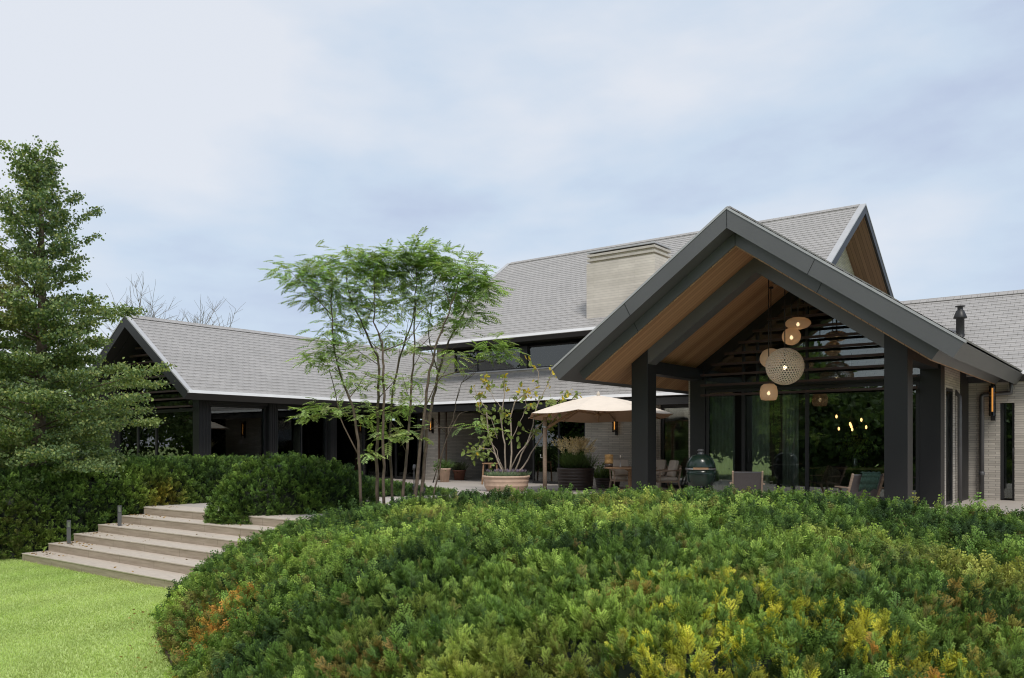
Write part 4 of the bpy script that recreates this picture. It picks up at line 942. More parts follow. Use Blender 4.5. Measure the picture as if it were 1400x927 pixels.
for i, (x, y, H, r_) in enumerate(((-9, 24, 11, 4.6), (-14, 16, 6.0, 4.6), (-15, 8, 6.0, 4.2), (-14, 1, 7.0, 4.0), (-6, 33, 9, 4.6), (-10, -8, 8, 4.4), (2, 41, 9, 4.6), (-19, 12, 6.2, 5), (-18, 24, 11, 5), (-13, 29, 10, 4.6), (-20, 18, 6.6, 4.6))):
    broad_tree((x, y, -.96), H, r_, 13000, 'dense green garden tree across the lawn, mirrored in the windows', 'garden trees across the lawn', (.10, .15, .06), .42)

# ------------------------------------------------------------------ lawn grass: short blades over the visible lawn
def grass():
    n = 95000; d = rng.uniform(7.5, 20.5, n * 2); r_ = rng.uniform(-.68, -.28, n * 2)
    p = d[:, None] * (FW[None] + r_[:, None] * RT[None]); keep = (rng.uniform(0, 1, n * 2) < (d / 20.5) ** .3)
    sd1 = poly_dist(p[:, :2], smooth_poly(FRONT)); sd2 = poly_dist(p[:, :2], smooth_poly(LEFT)); keep &= (sd1 < .03) & (sd2 < .03) & (p[:, 0] < 7.41)
    p = p[keep]; m = len(p); p[:, 2] = -.965
    ax = rng.normal(0, .45, (m, 3)); ax[:, 2] = 1; T = (np.array([[-.10, 0, 0], [.10, 0, 0], [.05, .12, .6], [0, .3, 1.0]]), np.array([[0, 1, 2, 3]]), np.array([0, 0, .5, 1]))
    a = np.clip(.5 + .5 * snoise(p, .9) + rng.normal(0, .25, m), 0, 1)[:, None]; c = np.array([.38, .51, .15]) * (1 - a) + np.array([.55, .65, .25]) * a
    sw = np.sin(np.hypot(p[:, 0] - 7.5, p[:, 1] - 6.5) * 5.2) * .5 + .5; c = c * (.91 + .18 * sw)[:, None]
    k = np.clip(snoise(p + 5, 1.9) - .55, 0, 1) * .5; c = mixc(c, np.array([.27, .26, .09]), k)
    cl = Cloud(); cl.inst(T, p, frames(ax), rng.uniform(.028, .055, m), c); o = obj('grass', cl.mesh('grass'), M['leaf']); o['kind'] = 'stuff'
    o['label'] = 'short mown grass of the lawn'
grass()
# fallen leaves along the step ends, on the treads and by the hedge foot
m = 260; cl = Cloud(); i_ = rng.integers(0, 6, m); px_ = 7.46 + .49 * i_ + rng.uniform(.03, .42, m); py_ = 18.2 - np.abs(rng.normal(0, .55, m)) - .05; far_ = rng.uniform(0, 1, m) < .18; py_[far_] = rng.uniform(12, 18, far_.sum())
P_ = np.stack([px_, py_, -.80 + .16 * i_ + .006], 1); ax = rng.normal(0, 1, (m, 3)) * np.array([1, 1, .12]); c = np.array([.30, .19, .07])[None] * rng.uniform(.4, 1.5, (m, 1))
cl.inst(leaf_T(1, .5, .2), P_, frames(ax), rng.uniform(.03, .065, m), c)
m = 120; t_ = rng.uniform(0, 1, m); q_ = np.stack([5.0 + 1.9 * t_ - rng.uniform(.0, .9, m) ** 2, 8.2 + 3.4 * t_, np.full(m, -.925)], 1); cl.inst(leaf_T(1, .5, .2), q_, frames(rng.normal(0, 1, (m, 3)) * np.array([1, 1, .15])), rng.uniform(.03, .055, m), np.array([.34, .24, .08])[None] * rng.uniform(.5, 1.4, (m, 1)))
o = obj('fallen_leaves', cl.mesh('fallen_leaves'), M['leaf']); o['kind'] = 'stuff'; o['label'] = 'brown fallen leaves scattered on the steps and lawn edge'
# steel lawn edging along the foot of the near hedge
mb = MB(); pe = [np.array(p) for p in smooth_poly(FRONT) if p[1] > 4 and p[0] < 6.4]
for i in range(len(pe) - 1):
    mb.beam((*(pe[i] + np.array([-.07, .03])), -.955), (*(pe[i + 1] + np.array([-.07, .03])), -.955), .02, .08)
tag(obj('lawn_edging', mb, M['slat']), 'thin brown metal edging between the lawn and the foreground hedge', 'edging')
# ------------------------------------------------------------------ terrace furniture and plants
def blades(cl, c, r_, n, h, col, width=.012, lean=.35, curve=.3):
    """a tuft of arching blades around c"""
    a = rng.uniform(0, 6.283, n); q = r_ * np.sqrt(rng.uniform(0, 1, n)); p = np.array(c) + np.stack([np.cos(a) * q, np.sin(a) * q, np.zeros(n)], 1)
    k = width / h; T = (np.array([[-k, 0, 0], [k, 0, 0], [k * .8, curve * .25, .5], [-k * .8, curve * .25, .5], [k * .15, curve, .95], [-k * .15, curve, .95]]), np.array([[0, 1, 2, 3], [3, 2, 4, 5]]), np.array([0, 0, .5, .5, 1, 1]))
    ax = np.stack([np.cos(a) * lean * q / max(r_, .01), np.sin(a) * lean * q / max(r_, .01), np.ones(n)], 1) + rng.normal(0, .12, (n, 3))
    cl.inst(T, p, frames(ax), h * rng.uniform(.6, 1.1, n), np.array(col)[None] * rng.uniform(.7, 1.3, (n, 1)))
# pale terracotta bowl, lavender and the shrub with bleached branches
tp = at(692, 25.3, 0)
mb = MB(); mb.lathe([(.0, 0.0), (.56, .0), (.60, .05), (.655, .15), (.665, .17), (.665, .20), (.66, .21), (.685, .29), (.69, .30), (.69, .33), (.685, .34), (.70, .40), (.715, .41), (.725, .44), (.715, .47), (.66, .47), (.64, .42), (.0, .40)], (0, 0, 0), 48)
pot = thing('planter', 'wide pale terracotta bowl with ridged sides on the terrace', 'planter', tp)
obj('bowl', mb, M['terracotta'], pot, False)
mb = MB(); mb.lathe([(0.0, .415), (.60, .405), (.64, .40)], (0, 0, .012), 32); obj('soil', mb, M['soil'], pot, False)
cl = Cloud()
for k in range(16):
    a = rng.uniform(0, 6.28); q = rng.uniform(.2, .6); c = tp + Vector((math.cos(a) * q, math.sin(a) * q, .42)); blades(cl, c, .12, 110, .22, (.20, .27, .17), .006, .9, .15)
for k in range(70):
    a = rng.uniform(0, 6.28); q = rng.uniform(.2, .62); c = tp + Vector((math.cos(a) * q, math.sin(a) * q, .58)); blades(cl, c, .02, 5, .10, (.30, .24, .34), .008, .5, .1)
tag(obj('lavender', cl.mesh('lavender'), M['leaf']), 'grey green lavender cushion filling the terracotta bowl', 'plant')
def pot_shrub():
    D = 25.3; t = thing('potted_shrub', 'sparse shrub with bleached branches and few yellow green leaves in the terracotta bowl', 'shrub', tp + Vector((0, 0, .42)))
    w3 = lambda p: np.array(atz(p[0], p[1], D + p[2])); ends = []
    br = [([(690, 652, 0), (676, 620, .2), (667, 590, .3), (665, 560, .3), (655, 545, .4), (648, 530, .4)], .030), ([(692, 652, 0), (690, 610, -.1), (684, 570, -.1), (690, 540, -.2), (688, 515, -.2)], .028),
          ([(696, 652, 0), (700, 610, .2), (698, 570, .3), (706, 545, .3), (735, 530, .2), (736, 505, .1), (722, 492, .1)], .028), ([(700, 652, 0), (714, 620, -.2), (726, 590, -.3), (733, 560, -.2), (746, 530, -.2), (756, 505, -.2)], .026),
          ([(703, 652, 0), (722, 630, .1), (738, 600, .2), (752, 580, .2), (772, 560, .3), (790, 540, .3)], .026), ([(695, 652, 0), (705, 625, -.3), (725, 600, -.3), (736, 580, -.4), (766, 566, -.4)], .022),
          ([(690, 650, 0), (682, 630, -.3), (672, 615, -.4), (655, 612, -.4), (648, 622, -.4)], .018), ([(688, 640, .1), (676, 610, .1), (668, 600, .1), (660, 604, .1), (650, 622, .1)], .012),
          ([(680, 600, .2), (672, 570, .2), (658, 566, .2), (652, 552, .2)], .013), ([(700, 600, .2), (712, 575, .2), (720, 555, .2), (715, 530, .2)], .014), ([(726, 592, -.3), (745, 575, -.3), (760, 550, -.3), (775, 535, -.3)], .013), ([(688, 560, -.1), (675, 545, -.1), (668, 530, 0), (662, 515, 0)], .012)]
    mb = MB()
    for p, r_ in br:
        pts = path_pts([w3(q) for q in p], 16); pts[1:] += rng.normal(0, .012, (15, 3)); mb.tube([tuple(q) for q in pts], [r_ * (1.05 - .72 * i / 16) for i in range(16)], 7); ends += [pts[-1], pts[-3], pts[9]]
        for j in range(2):
            i = rng.integers(7, 14); d = rng.normal(0, 1, 3); d[2] = abs(d[2]); d /= np.linalg.norm(d); e = pts[i] + d * rng.uniform(.15, .35); mb.tube([tuple(pts[i]), tuple(e)], [.008, .004], 5, False); ends.append(e)
    obj('branch', mb, M['bark_pale'], t)
    cl = Cloud(); T = (np.array([[0, 0, 0], [.32, .02, .30], [.22, .06, .72], [0, .0, 1], [0, 0, 0], [0, 0, 1], [-.22, .06, .72], [-.32, .02, .30]]), np.array([[0, 1, 2, 3], [4, 5, 6, 7]]), np.array([.2, .4, .6, .9, .2, .9, .6, .4]))
    for e in ends:
        n = rng.integers(4, 9); pos = e + rng.normal(0, .07, (n, 3)); ax = rng.normal(0, .8, (n, 3)); ax[:, 2] -= .5; a = rng.uniform(0, 1, n)[:, None]
        c = np.array([.20, .27, .09]) * (1 - a) + np.array([.32, .36, .12]) * a
        y = rng.uniform(0, 1, n) < (.5 if e[2] > 2.6 else .06); c[y] = np.array([.55, .42, .05]); cl.inst(T, pos, frames(ax), .17 * rng.uniform(.6, 1.2, n), c)
    for px, py in ((655, 612), (652, 625), (668, 600), (700, 590), (715, 600), (680, 575), (672, 560), (640, 620), (663, 630), (735, 545), (705, 540), (690, 520)):
        n = 8; pos = w3((px, py, 0)) + rng.normal(0, .12, (n, 3)); ax = rng.normal(0, .8, (n, 3)); ax[:, 2] -= .5; cl.inst(T, pos, frames(ax), .18 * rng.uniform(.6, 1.2, n), np.array([.22, .29, .09])[None] * rng.uniform(.8, 1.3, (n, 1)))
    obj('foliage', cl.mesh('foliage'), M['leaf'], t)
pot_shrub()
# dark ribbed pots
def dark_pot(name, label, loc, r_, h, ribs):
    pr = [(0, 0), (r_ * .86, 0)]
    for i in range(ribs):
        z0 = h * i / ribs; rr = r_ * (.88 + .12 * (i + .5) / ribs); pr += [(rr - .012, z0 + .004), (rr, z0 + h / ribs * .3), (rr, z0 + h / ribs * .75), (rr - .012, z0 + h / ribs - .002)]
    pr += [(r_ - .05, h), (r_ - .06, h - .06), (0, h - .07)]
    t = thing(name, label, 'planter', loc); mb = MB(); mb.lathe(pr, (0, 0, 0), 40); obj('bowl', mb, M['pot_dark'], t, False)
    mb = MB(); mb.lathe([(0, h - .05), (r_ - .065, h - .05)], (0, 0, 0), 24); obj('soil', mb, M['soil'], t, False)
dp = at(787, 26.3, 0); dark_pot('planter', 'large dark brown ribbed pot holding the fountain grass', dp, .60, .68, 7)
dq = at(831, 27.2, 0); dark_pot('planter', 'smaller dark brown pot between the grass pot and the dining table', dq, .42, .33, 4)
cl = Cloud()
for k in range(9):
    a = k * .7; q = .05 + .38 * (k / 9); blades(cl, dp + Vector((math.cos(a) * q, math.sin(a) * q, .62)), .14, 150, .62, (.10, .16, .05), .006, .7, .35)
ft = thing('fountain_grass', 'fountain grass with straw coloured bottlebrush plumes in the large dark pot', 'plant', dp + Vector((0, 0, .62)))
obj('foliage', cl.mesh('foliage'), M['leaf'], ft)
pl = Cloud(); plume = Cloud()
for k in range(130):
    a = rng.uniform(0, 6.28); q = rng.uniform(0, .48); b = np.array(dp) + np.array([math.cos(a) * q * .5, math.sin(a) * q * .5, .62]); d = np.array([math.cos(a) * q * .9, math.sin(a) * q * .9, 1.0]) + rng.normal(0, .08, 3); d /= np.linalg.norm(d)
    h = rng.uniform(.45, .82); n = 34; tt = np.linspace(0, 1, n); p = b + d * (h + .26 * tt)[:, None] + np.array([math.cos(a), math.sin(a), 0]) * (.10 * tt ** 2)[:, None]
    ax = rng.normal(0, 1, (n, 3)) + d * .9; sz = .055 * np.sin(np.pi * np.clip(tt * .9 + .1, 0, 1)) + .012
    plume.inst(leaf_T(1, .42, 0), p, frames(ax), sz, np.array([.80, .70, .55])[None] * rng.uniform(.8, 1.2, (n, 1)))
obj('plume', plume.mesh('plume'), M['leaf'], ft)
cl = Cloud()
for k in range(12):
    a = rng.uniform(0, 6.28); q = rng.uniform(0, .34); c = dq + Vector((math.cos(a) * q, math.sin(a) * q, .29)); blades(cl, c, .1, 60, .38, (.16, .24, .09), .008, .6, .2)
    m = 50; pos = np.array(c) + rng.normal(0, .11, (m, 3)) + np.array([0, 0, .30]); scatter_leaves(cl, pos, .06, lambda p, q_: np.array([.21, .30, .11])[None] * rng.uniform(.7, 1.3, (q_, 1)))
tag(obj('herb_plant', cl.mesh('herb_plant'), M['leaf']), 'loose pale green herbs growing in the smaller dark pot', 'plant')
# pots beside the fireplace
for px, d, r_, h, mt, lab, pl_, gc in ((600, 31.5, .22, .52, 'terracotta', 'small pale terracotta pot against the brick pier', 'bushy green plant in the small pale pot by the brick pier', (.10, .17, .05)),
                                       (628, 33.2, .26, .40, 'terracotta_red', 'dark red terracotta pot beside the fireplace opening', 'thin twiggy plant in the dark red pot by the fireplace', (.09, .11, .05))):
    c = at(px + (8 if px == 600 else 0), d, 0); t = thing('flower_pot', lab, 'pot', c)
    mb = MB(); mb.lathe([(0, 0), (r_ * .72, 0), (r_ * .95, h * .86), (r_ * 1.06, h * .87), (r_ * 1.06, h), (r_ * .9, h), (r_ * .88, h - .05), (0, h - .06)], (0, 0, 0), 24); obj('bowl', mb, M[mt], t, False)
    cl = Cloud(); blades(cl, c + Vector((0, 0, h - .04)), r_ * .8, 200, .42, gc, .009, .9, .3); m = 260
    pos = np.array(c) + np.array([-.12 if px == 600 else 0, .1 if px == 600 else 0, h + .08]) + rng.normal(0, .10, (m, 3)); scatter_leaves(cl, pos, .075, lambda p, q_: np.array(gc)[None] * rng.uniform(.6, 1.4, (q_, 1)))
    tag(obj('pot_plant', cl.mesh('pot_plant'), M['leaf']), pl_, 'plant')
# side-arm parasol
pc = at(745, 25.0, 0); cc = at(818, 25.4, 0)
u = thing('parasol', 'large cream octagonal parasol on a slanting teak pole over the dining table', 'parasol', pc)
mb = MB(); mb.box(pc.x - .4, pc.x + .4, pc.y - .4, pc.y + .4, 0.002, .05); obj('base_plate', mb, M['bollard'], u)
mb = MB(); mb.tube([(pc.x, pc.y, .05), (pc.x, pc.y, 2.22)], .062, 16); obj('pole', mb, M['teak_pale'], u)
mb = MB(); mb.tube([(pc.x, pc.y, 1.0), (pc.x - .09, pc.y + .09, 1.02), (pc.x - .09, pc.y + .09, 1.12)], .016, 8); mb.lathe([(.07, 0), (.078, .01), (.078, .05), (.07, .06)], (pc.x, pc.y, 1.9), 14); obj('crank', mb, M['steel'], u)
apex = Vector((cc.x, cc.y, 2.90)); rimz = 2.28; RC = 2.25
mb = MB(); mb.beam((pc.x, pc.y, 1.86), (pc.x + (cc.x - pc.x) * .62, pc.y + (cc.y - pc.y) * .62, 2.50), .055, .075); obj('arm', mb, M['teak'], u)
can = MB(); vals = MB()
rim = [Vector((cc.x + RC * math.cos(math.pi / 4 * k + .30), cc.y + RC * math.sin(math.pi / 4 * k + .30), rimz)) for k in range(8)]
for q in rim: q.z -= .05 * ((q.x - cc.x) * FW[0] + (q.y - cc.y) * FW[1])
def cpt(k, t, v):       # panel k, t down from the apex, v across
    a, b = rim[k], rim[(k + 1) % 8]; q = a.lerp(b, v); p = apex.lerp(q, t); p.z += .06 * math.sin(math.pi * t) - .045 * math.sin(math.pi * v) * t; return p
NT, NV = 8, 6
for k in range(8):
    g = [[cpt(k, .03 + .97 * i / NT, j / NV) for j in range(NV + 1)] for i in range(NT + 1)]
    for i in range(NT):
        for j in range(NV): can.quad(g[i][j], g[i + 1][j], g[i + 1][j + 1], g[i][j + 1])
    for j in range(NV):
        a, b = g[NT][j], g[NT][j + 1]; o_ = Vector((0, 0, .13)); vals.quad(a + Vector((0, 0, -.002)), a - o_, b - o_, b + Vector((0, 0, -.002)))
bounce_sheet = MB()  # added sheet under the canopy; its peach colour paints the bounced light
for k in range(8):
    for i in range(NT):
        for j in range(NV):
            q4 = [cpt(k, .03 + .97 * a_ / NT, b_ / NV) - Vector((0, 0, .012)) for a_, b_ in ((i, j), (i, j + 1), (i + 1, j + 1), (i + 1, j))]; bounce_sheet.quad(*q4)
co = obj('canopy', can, M['canvas'], u); obj('underside_bounce', bounce_sheet, M['underside_bounce'], co); sm_ = co.modifiers.new('cloth', 'SOLIDIFY'); sm_.thickness = .004
mb = MB(); mb.lathe([(.0, 0), (.05, .0), (.06, .05), (.04, .08), (.03, .12), (.0, .14)], (apex.x, apex.y, apex.z - .02), 16); obj('finial', mb, M['cushion'], u)
mb = MB(); mb.tube([(apex.x, apex.y, 2.08), (apex.x, apex.y, 2.86)], .03, 10); mb.lathe([(.03, 0), (.09, .02), (.09, .08), (.03, .10)], (apex.x, apex.y, 2.26), 14); obj('hub', mb, M['teak'], u)
for k in range(8):
    mb = MB(); e = rim[k] + Vector((0, 0, -.02)); s = apex + Vector((0, 0, -.09)); mb.beam(s, e, .028, .035); q = s.lerp(e, .52); mb.beam((apex.x, apex.y, 2.30), q, .022, .026); obj('rib', mb, M['teak'], u)
# outdoor dining table, chairs, lantern
tc_ = at(862, 24.4, 0)
t = thing('dining_table', 'round teak outdoor dining table under the parasol, half hidden by the black post', 'table', tc_)
mb = MB(); mb.lathe([(0, .70), (.74, .70), (.76, .715), (.76, .735), (.74, .75), (0, .75)], (0, 0, 0), 40); obj('table_top', mb, M['teak'], t, False)
mb = MB(); mb.lathe([(0, 0.003), (.34, 0.003), (.34, .03), (.10, .09), (.07, .2), (.07, .62), (.2, .698), (0, .698)], (0, 0, 0), 24); obj('pedestal', mb, M['teak'], t, False)
def armchair(label, loc, rz):
    t = thing('garden_armchair', label, 'chair', loc, rz, 'teak armchairs at the dining table')      # faces +x
    mb = MB(); mb.box(-.30, .30, -.30, .30, .30, .345); obj('seat_frame', mb, M['teak_pale'], t, False)
    mb = MB(); mb.box(-.27, .31, -.265, .265, .347, .45); obj('seat_cushion', mb, M['cushion'], t, False, bevel=.03)
    mb = MB(); mb.prism([(-.22, -.26, .45), (-.34, -.26, .92), (-.22, -.26, .95), (-.10, -.26, .46)], (0, .52, 0)); obj('back_cushion', mb, M['cushion'], t, False, bevel=.04)
    mb = MB()
    for s_ in (-1, 1): mb.tube([(.30, s_ * .32, .0), (.29, s_ * .32, .60), (.2, s_ * .33, .63), (-.3, s_ * .33, .66)], .022, 8)
    mb.tube([(-.30, -.33, .66), (-.40, -.2, .76), (-.42, 0, .79), (-.40, .2, .76), (-.30, .33, .66)], .022, 8); obj('arm_rail', mb, M['teak_pale'], t, False)
    for s_ in (-1, 1): mb = MB(); mb.beam((-.28, s_ * .29, .30), (-.38, s_ * .31, 0), .045, .045); mb.beam((-.28, s_ * .29, .30), (-.36, s_ * .30, .72), .04, .035); obj('leg', mb, M['teak_pale'], t, False)
    for k in range(5): mb = MB(); y = -.22 + .11 * k; mb.tube([(-.28, y, .33), (-.41 + .03 * abs(k - 2) / 2, y * 1.05, .765)], .012, 6); obj('spindle', mb, M['teak_pale'], t, False)
    return t
def face(a, b): return math.atan2(b.y - a.y, b.x - a.x)
c1 = at(910, 24.6, 0); ch1 = armchair('teak armchair with cream cushions right of the black post', c1, face(c1, tc_))
c2 = at(851, 25.3, 0); dup(ch1, c2, face(c2, tc_), 'teak armchair with cream cushions seen between the dark pot and the black post')
c3 = at(895, 25.7, 0); dup(ch1, c3, face(c3, tc_), 'teak armchair with cream cushions almost hidden behind the black post')
ln = at(832.5, 24.3, .752)
t = thing('lantern', 'round basket lantern with honey coloured slats on the outdoor dining table', 'lantern', ln)
mb = MB(); mb.lathe([(0, 0), (.10, 0), (.115, .03), (.115, .10), (.10, .10), (0, .10)], (0, 0, 0), 20); obj('base', mb, M['pot_dark'], t, False)
mb = MB()
for k in range(7): mb.lathe([(.115, .105 + k * .035), (.128, .112 + k * .035), (.128, .128 + k * .035), (.115, .134 + k * .035)], (0, 0, 0), 20)
mb.lathe([(0, .34), (.13, .345), (.13, .36), (0, .37)], (0, 0, 0), 20); obj('shade', mb, pbr('honey_cane', (.50, .30, .11), .6), t, False)
cs_ = at(848, 24.2, .752); t = thing('candle_holder', 'thin iron candle holder on the outdoor dining table', 'candle holder', cs_)
mb = MB(); mb.lathe([(0, 0), (.05, 0), (.012, .02), (.008, .25), (.03, .26), (.03, .27), (0, .27)], (0, 0, 0), 12); obj('stick', mb, M['steel'], t, False)
mb = MB(); mb.lathe([(0, .272), (.018, .272), (.018, .34), (0, .345)], (0, 0, 0), 10); obj('candle', mb, M['canvas'], t, False)
# ceramic egg-shaped barbecue
g0 = at(958, 19.3, 0); b = thing('kamado_grill', 'round dark green ceramic barbecue with steel band in the porch', 'barbecue', g0)
mb = MB(); mb.lathe([(.0, .40), (.18, .40), (.26, .46), (.315, .58), (.335, .72), (.335, .82), (.0, .82)], (0, 0, 0), 40); obj('base', mb, M['grill'], b, False)
ld = MB(); ld.lathe([(.337, .865), (.335, .90), (.315, .99), (.27, 1.08), (.20, 1.145), (.10, 1.175), (.0, 1.18)], (0, 0, 0), 40); lid = obj('lid', ld, M['grill'], b, False)
mb = MB(); mb.lathe([(.04, 1.16), (.075, 1.17), (.075, 1.20), (.06, 1.21), (.06, 1.25), (.08, 1.255), (.08, 1.275), (.05, 1.30), (0, 1.305)], (0, 0, 0), 20); obj('vent_cap', mb, M['bollard'], lid, False)
mb = MB(); mb.lathe([(.340, .825), (.348, .83), (.348, .86), (.340, .864)], (0, 0, 0), 40, True, True); obj('band', mb, M['steel'], b, False)
fdir = (Vector((0, 0, 0)) - g0); fdir.z = 0; fdir.normalize(); sdv = Vector((-fdir.y, fdir.x, 0))
mb = MB(); hq = fdir * .42; mb.beam(hq - sdv * .17 - Vector((0, 0, -.86)), hq + sdv * .17 + Vector((0, 0, .86)), .035, .045)
for s_ in (-1, 1): mb.beam(fdir * .34 + sdv * s_ * .14 + Vector((0, 0, .85)), hq + sdv * s_ * .14 + Vector((0, 0, .86)), .02, .02)
obj('handle', mb, M['teak'], lid, False)
mb = MB()
for k in range(4): a = k * math.pi / 2 + .5; mb.beam((.34 * math.cos(a), .34 * math.sin(a), .003), (.24 * math.cos(a), .24 * math.sin(a), .46), .04, .04)
mb.lathe([(.22, .22), (.27, .22), (.27, .25), (.22, .25)], (0, 0, 0), 24); obj('stand', mb, M['black'], b, False)
# sling chairs in the porch
def sling_chair(label, loc, rz):
    t = thing('sling_chair', label, 'chair', loc, rz, 'grey sling lounge chairs in the porch')     # faces +x
    for s_ in (-1, 1):
        mb = MB(); mb.beam((.38, s_ * .31, .0), (.30, s_ * .31, .40), .035, .05); mb.beam((-.30, s_ * .31, .0), (-.12, s_ * .31, .33), .035, .05); obj('leg', mb, M['teak_pale'], t, False)
        mb = MB(); mb.beam((.34, s_ * .31, .40), (-.14, s_ * .31, .31), .035, .045); mb.beam((-.14, s_ * .31, .30), (-.44, s_ * .31, .82), .035, .045); obj('side_rail', mb, M['teak_pale'], t, False)
        mb = MB(); mb.box(-.32, .30, s_ * .345 - .025, s_ * .345 + .025, .53, .555); obj('armrest', mb, M['teak_pale'], t, False)
    mb = MB(); mb.beam((-.435, -.29, .80), (-.435, .29, .80), .02, .02); mb.beam((.33, -.29, .39), (.33, .29, .39), .02, .02); obj('cross_bar', mb, M['bollard'], t, False)
    mb = MB(); pts = [(.33, .402), (.1, .355), (-.08, .318), (-.145, .335), (-.24, .49), (-.34, .665), (-.438, .815)]
    for k in range(6):
        a, c = pts[k], pts[k + 1]; mb.quad((a[0], -.288, a[1]), (a[0], .288, a[1]), (c[0], .288, c[1]), (c[0], -.288, c[1]))
    o = obj('sling', mb, M['sling'], t, False); s = o.modifiers.new('cloth', 'SOLIDIFY'); s.thickness = .008
    return t
s1 = at(1021, 18.6, 0); away = math.atan2(FW[1], FW[0])
sc1 = sling_chair('grey sling chair with bare back in front of the glass doors, right of the barbecue', s1, math.atan2(s1.y, s1.x) + .04)
s2 = at(1174, 17.0, 0); sc2 = dup(sc1, s2, math.atan2(s2.y, s2.x) + .42, 'grey sling chair with a green throw over its back, beside the right porch post')
# green throw hung over the chair's back
mb = MB(); Mx = Matrix.Translation(s2) @ Matrix.Rotation(math.atan2(s2.y, s2.x) + .42, 4, 'Z')
prof = [(-.36, .50), (-.43, .62), (-.475, .76), (-.485, .83), (-.455, .855), (-.42, .84), (-.36, .74), (-.30, .60), (-.24, .48)]; NW = 16
gr = []
for i, (x, z) in enumerate(prof):
    row = []
    for j in range(NW + 1):
        y = -.20 + .36 * j / NW + .02 * math.sin(i * .9 + 1); f = .018 * math.sin(j * 1.35 + .25 * i) + .010 * math.sin(j * 3.1); s_ = -1 if i < 4 else 1
        row.append(Mx @ Vector((x + s_ * abs(f) * .9 + (-.012 if i < 4 else .012), y, z + (f * .4 if i in (3, 4, 5) else 0) + (.03 * math.sin(j * .7) if i in (0, len(prof) - 1) else 0))))
    gr.append(row)
for i in range(len(prof) - 1):
    for j in range(NW): mb.quad(gr[i][j], gr[i][j + 1], gr[i + 1][j + 1], gr[i + 1][j])
mb.smooth = [True] * len(mb.f)
o = obj('throw_blanket', mb, M['towel']); s = o.modifiers.new('cloth', 'SOLIDIFY'); s.thickness = .012; tag(o, 'dark green throw draped over the back of a sling chair', 'blanket')

# ------------------------------------------------------------------ pendant lamps in the porch
XP = 19.1
def pend(px, py, X_): return Vector((X_, colX(px, X_), CAMZ + (HY - py) / FPX * (X_ * FW[0] + colX(px, X_) * FW[1])))
def cord(c, ztop, t, bulb_z):
    pass
def ceil_z(y): return ZW - abs(y - YR) * TAN
def shade_mat(name, col, em):
    m, n, b_ = new_mat(name); l = n.links.new; b_.inputs['Base Color'].default_value = (*col, 1); b_.inputs['Roughness'].default_value = .6
    tr = n.nodes.new('ShaderNodeBsdfTranslucent'); tr.inputs[0].default_value = (*col, 1); ms = n.nodes.new('ShaderNodeMixShader'); ms.inputs[0].default_value = .5
    l(b_.outputs[0], ms.inputs[1]); l(tr.outputs[0], ms.inputs[2]); tp_ = n.nodes.new('ShaderNodeBsdfTransparent'); m2 = n.nodes.new('ShaderNodeMixShader'); m2.inputs[0].default_value = em
    l(ms.outputs[0], m2.inputs[1]); l(tp_.outputs[0], m2.inputs[2]); l(m2.outputs[0], n.nodes['Material Output'].inputs[0]); return m
M['shade'] = shade_mat('parchment_shade', (.80, .62, .46), .18); M['shade_pale'] = shade_mat('pale_weave_shade', (.78, .66, .54), .12)
def pendant(label, c, shade_fn, drop_up=.0):
    t = thing('pendant_lamp', label, 'lamp', c, 0, 'woven pendant lamps hung in the porch'); top = ceil_z(c.y) - c.z - .01
    shade_fn(t)
    mb = MB(); mb.tube([(0, 0, .03), (0, 0, top)], .012, 6); mb.lathe([(0, top - .04), (.06, top - .04), (.06, top), (0, top)], (0, 0, 0), 14); obj('cord', mb, M['black'], t, False)
    mb = MB(); mb.lathe([(0, -.075), (.028, -.06), (.040, -.03), (.028, 0), (.016, .02), (0, .02)], (0, 0, 0), 14); obj('bulb', mb, M['bulb'], t, False)
    return t
def lens(rx, rz, mat='shade', open_b=.0):
    def f(t):
        pr = []; n = 18
        for i in range(n + 1):
            a = -math.pi / 2 + math.pi * i / n; pr.append((max(0.0, rx * math.cos(a)), rz * math.sin(a)))
        mb = MB(); mb.lathe(pr, (0, 0, 0), 36); obj('shade', mb, M[mat], t, False)
    return f
def mug(rx, hz):
    def f(t):
        mb = MB(); mb.lathe([(.02, hz), (rx * .55, hz * .98), (rx * .85, hz * .72), (rx, hz * .1), (rx * .99, -hz * .5), (rx * .82, -hz * .95), (rx * .6, -hz), (rx * .55, -hz * .97)], (0, 0, 0), 32, True, True); obj('shade', mb, M['shade'], t, False)
    return f
def lattice(rad):
    def f(t):
        import bmesh
        bm = bmesh.new(); bmesh.ops.create_icosphere(bm, subdivisions=4, radius=rad)
        me0 = bpy.data.meshes.new('shade'); 
        # dual of the icosphere: a net of hexagons, each with a round hole
        V, F = [], []
        bm.verts.ensure_lookup_table(); bm.faces.ensure_lookup_table()
        fc_ = {f_.index: f_.calc_center_median().normalized() * rad for f_ in bm.faces}
        for v in bm.verts:
            fs = [l.face for l in v.link_loops]
            # order the faces around the vertex
            n_ = v.co.normalized(); ref = (fc_[fs[0].index] - v.co).normalized(); yv_ = n_.cross(ref)
            fs.sort(key=lambda q: math.atan2((fc_[q.index] - v.co).dot(yv_), (fc_[q.index] - v.co).dot(ref)))
            o_ = len(V); k = len(fs)
            for q in fs: V.append(fc_[q.index])
            for q in fs: V.append((v.co.lerp(fc_[q.index], .70)).normalized() * rad)
            for i in range(k): j = (i + 1) % k; F.append((o_ + i, o_ + j, o_ + k + j, o_ + k + i))
        me0.from_pydata([tuple(v) for v in V], [], F); me0.update(); bm.free()
        o = obj('shade', me0, M['rattan'], t, False); s = o.modifiers.new('cane', 'SOLIDIFY'); s.thickness = .012
    return f
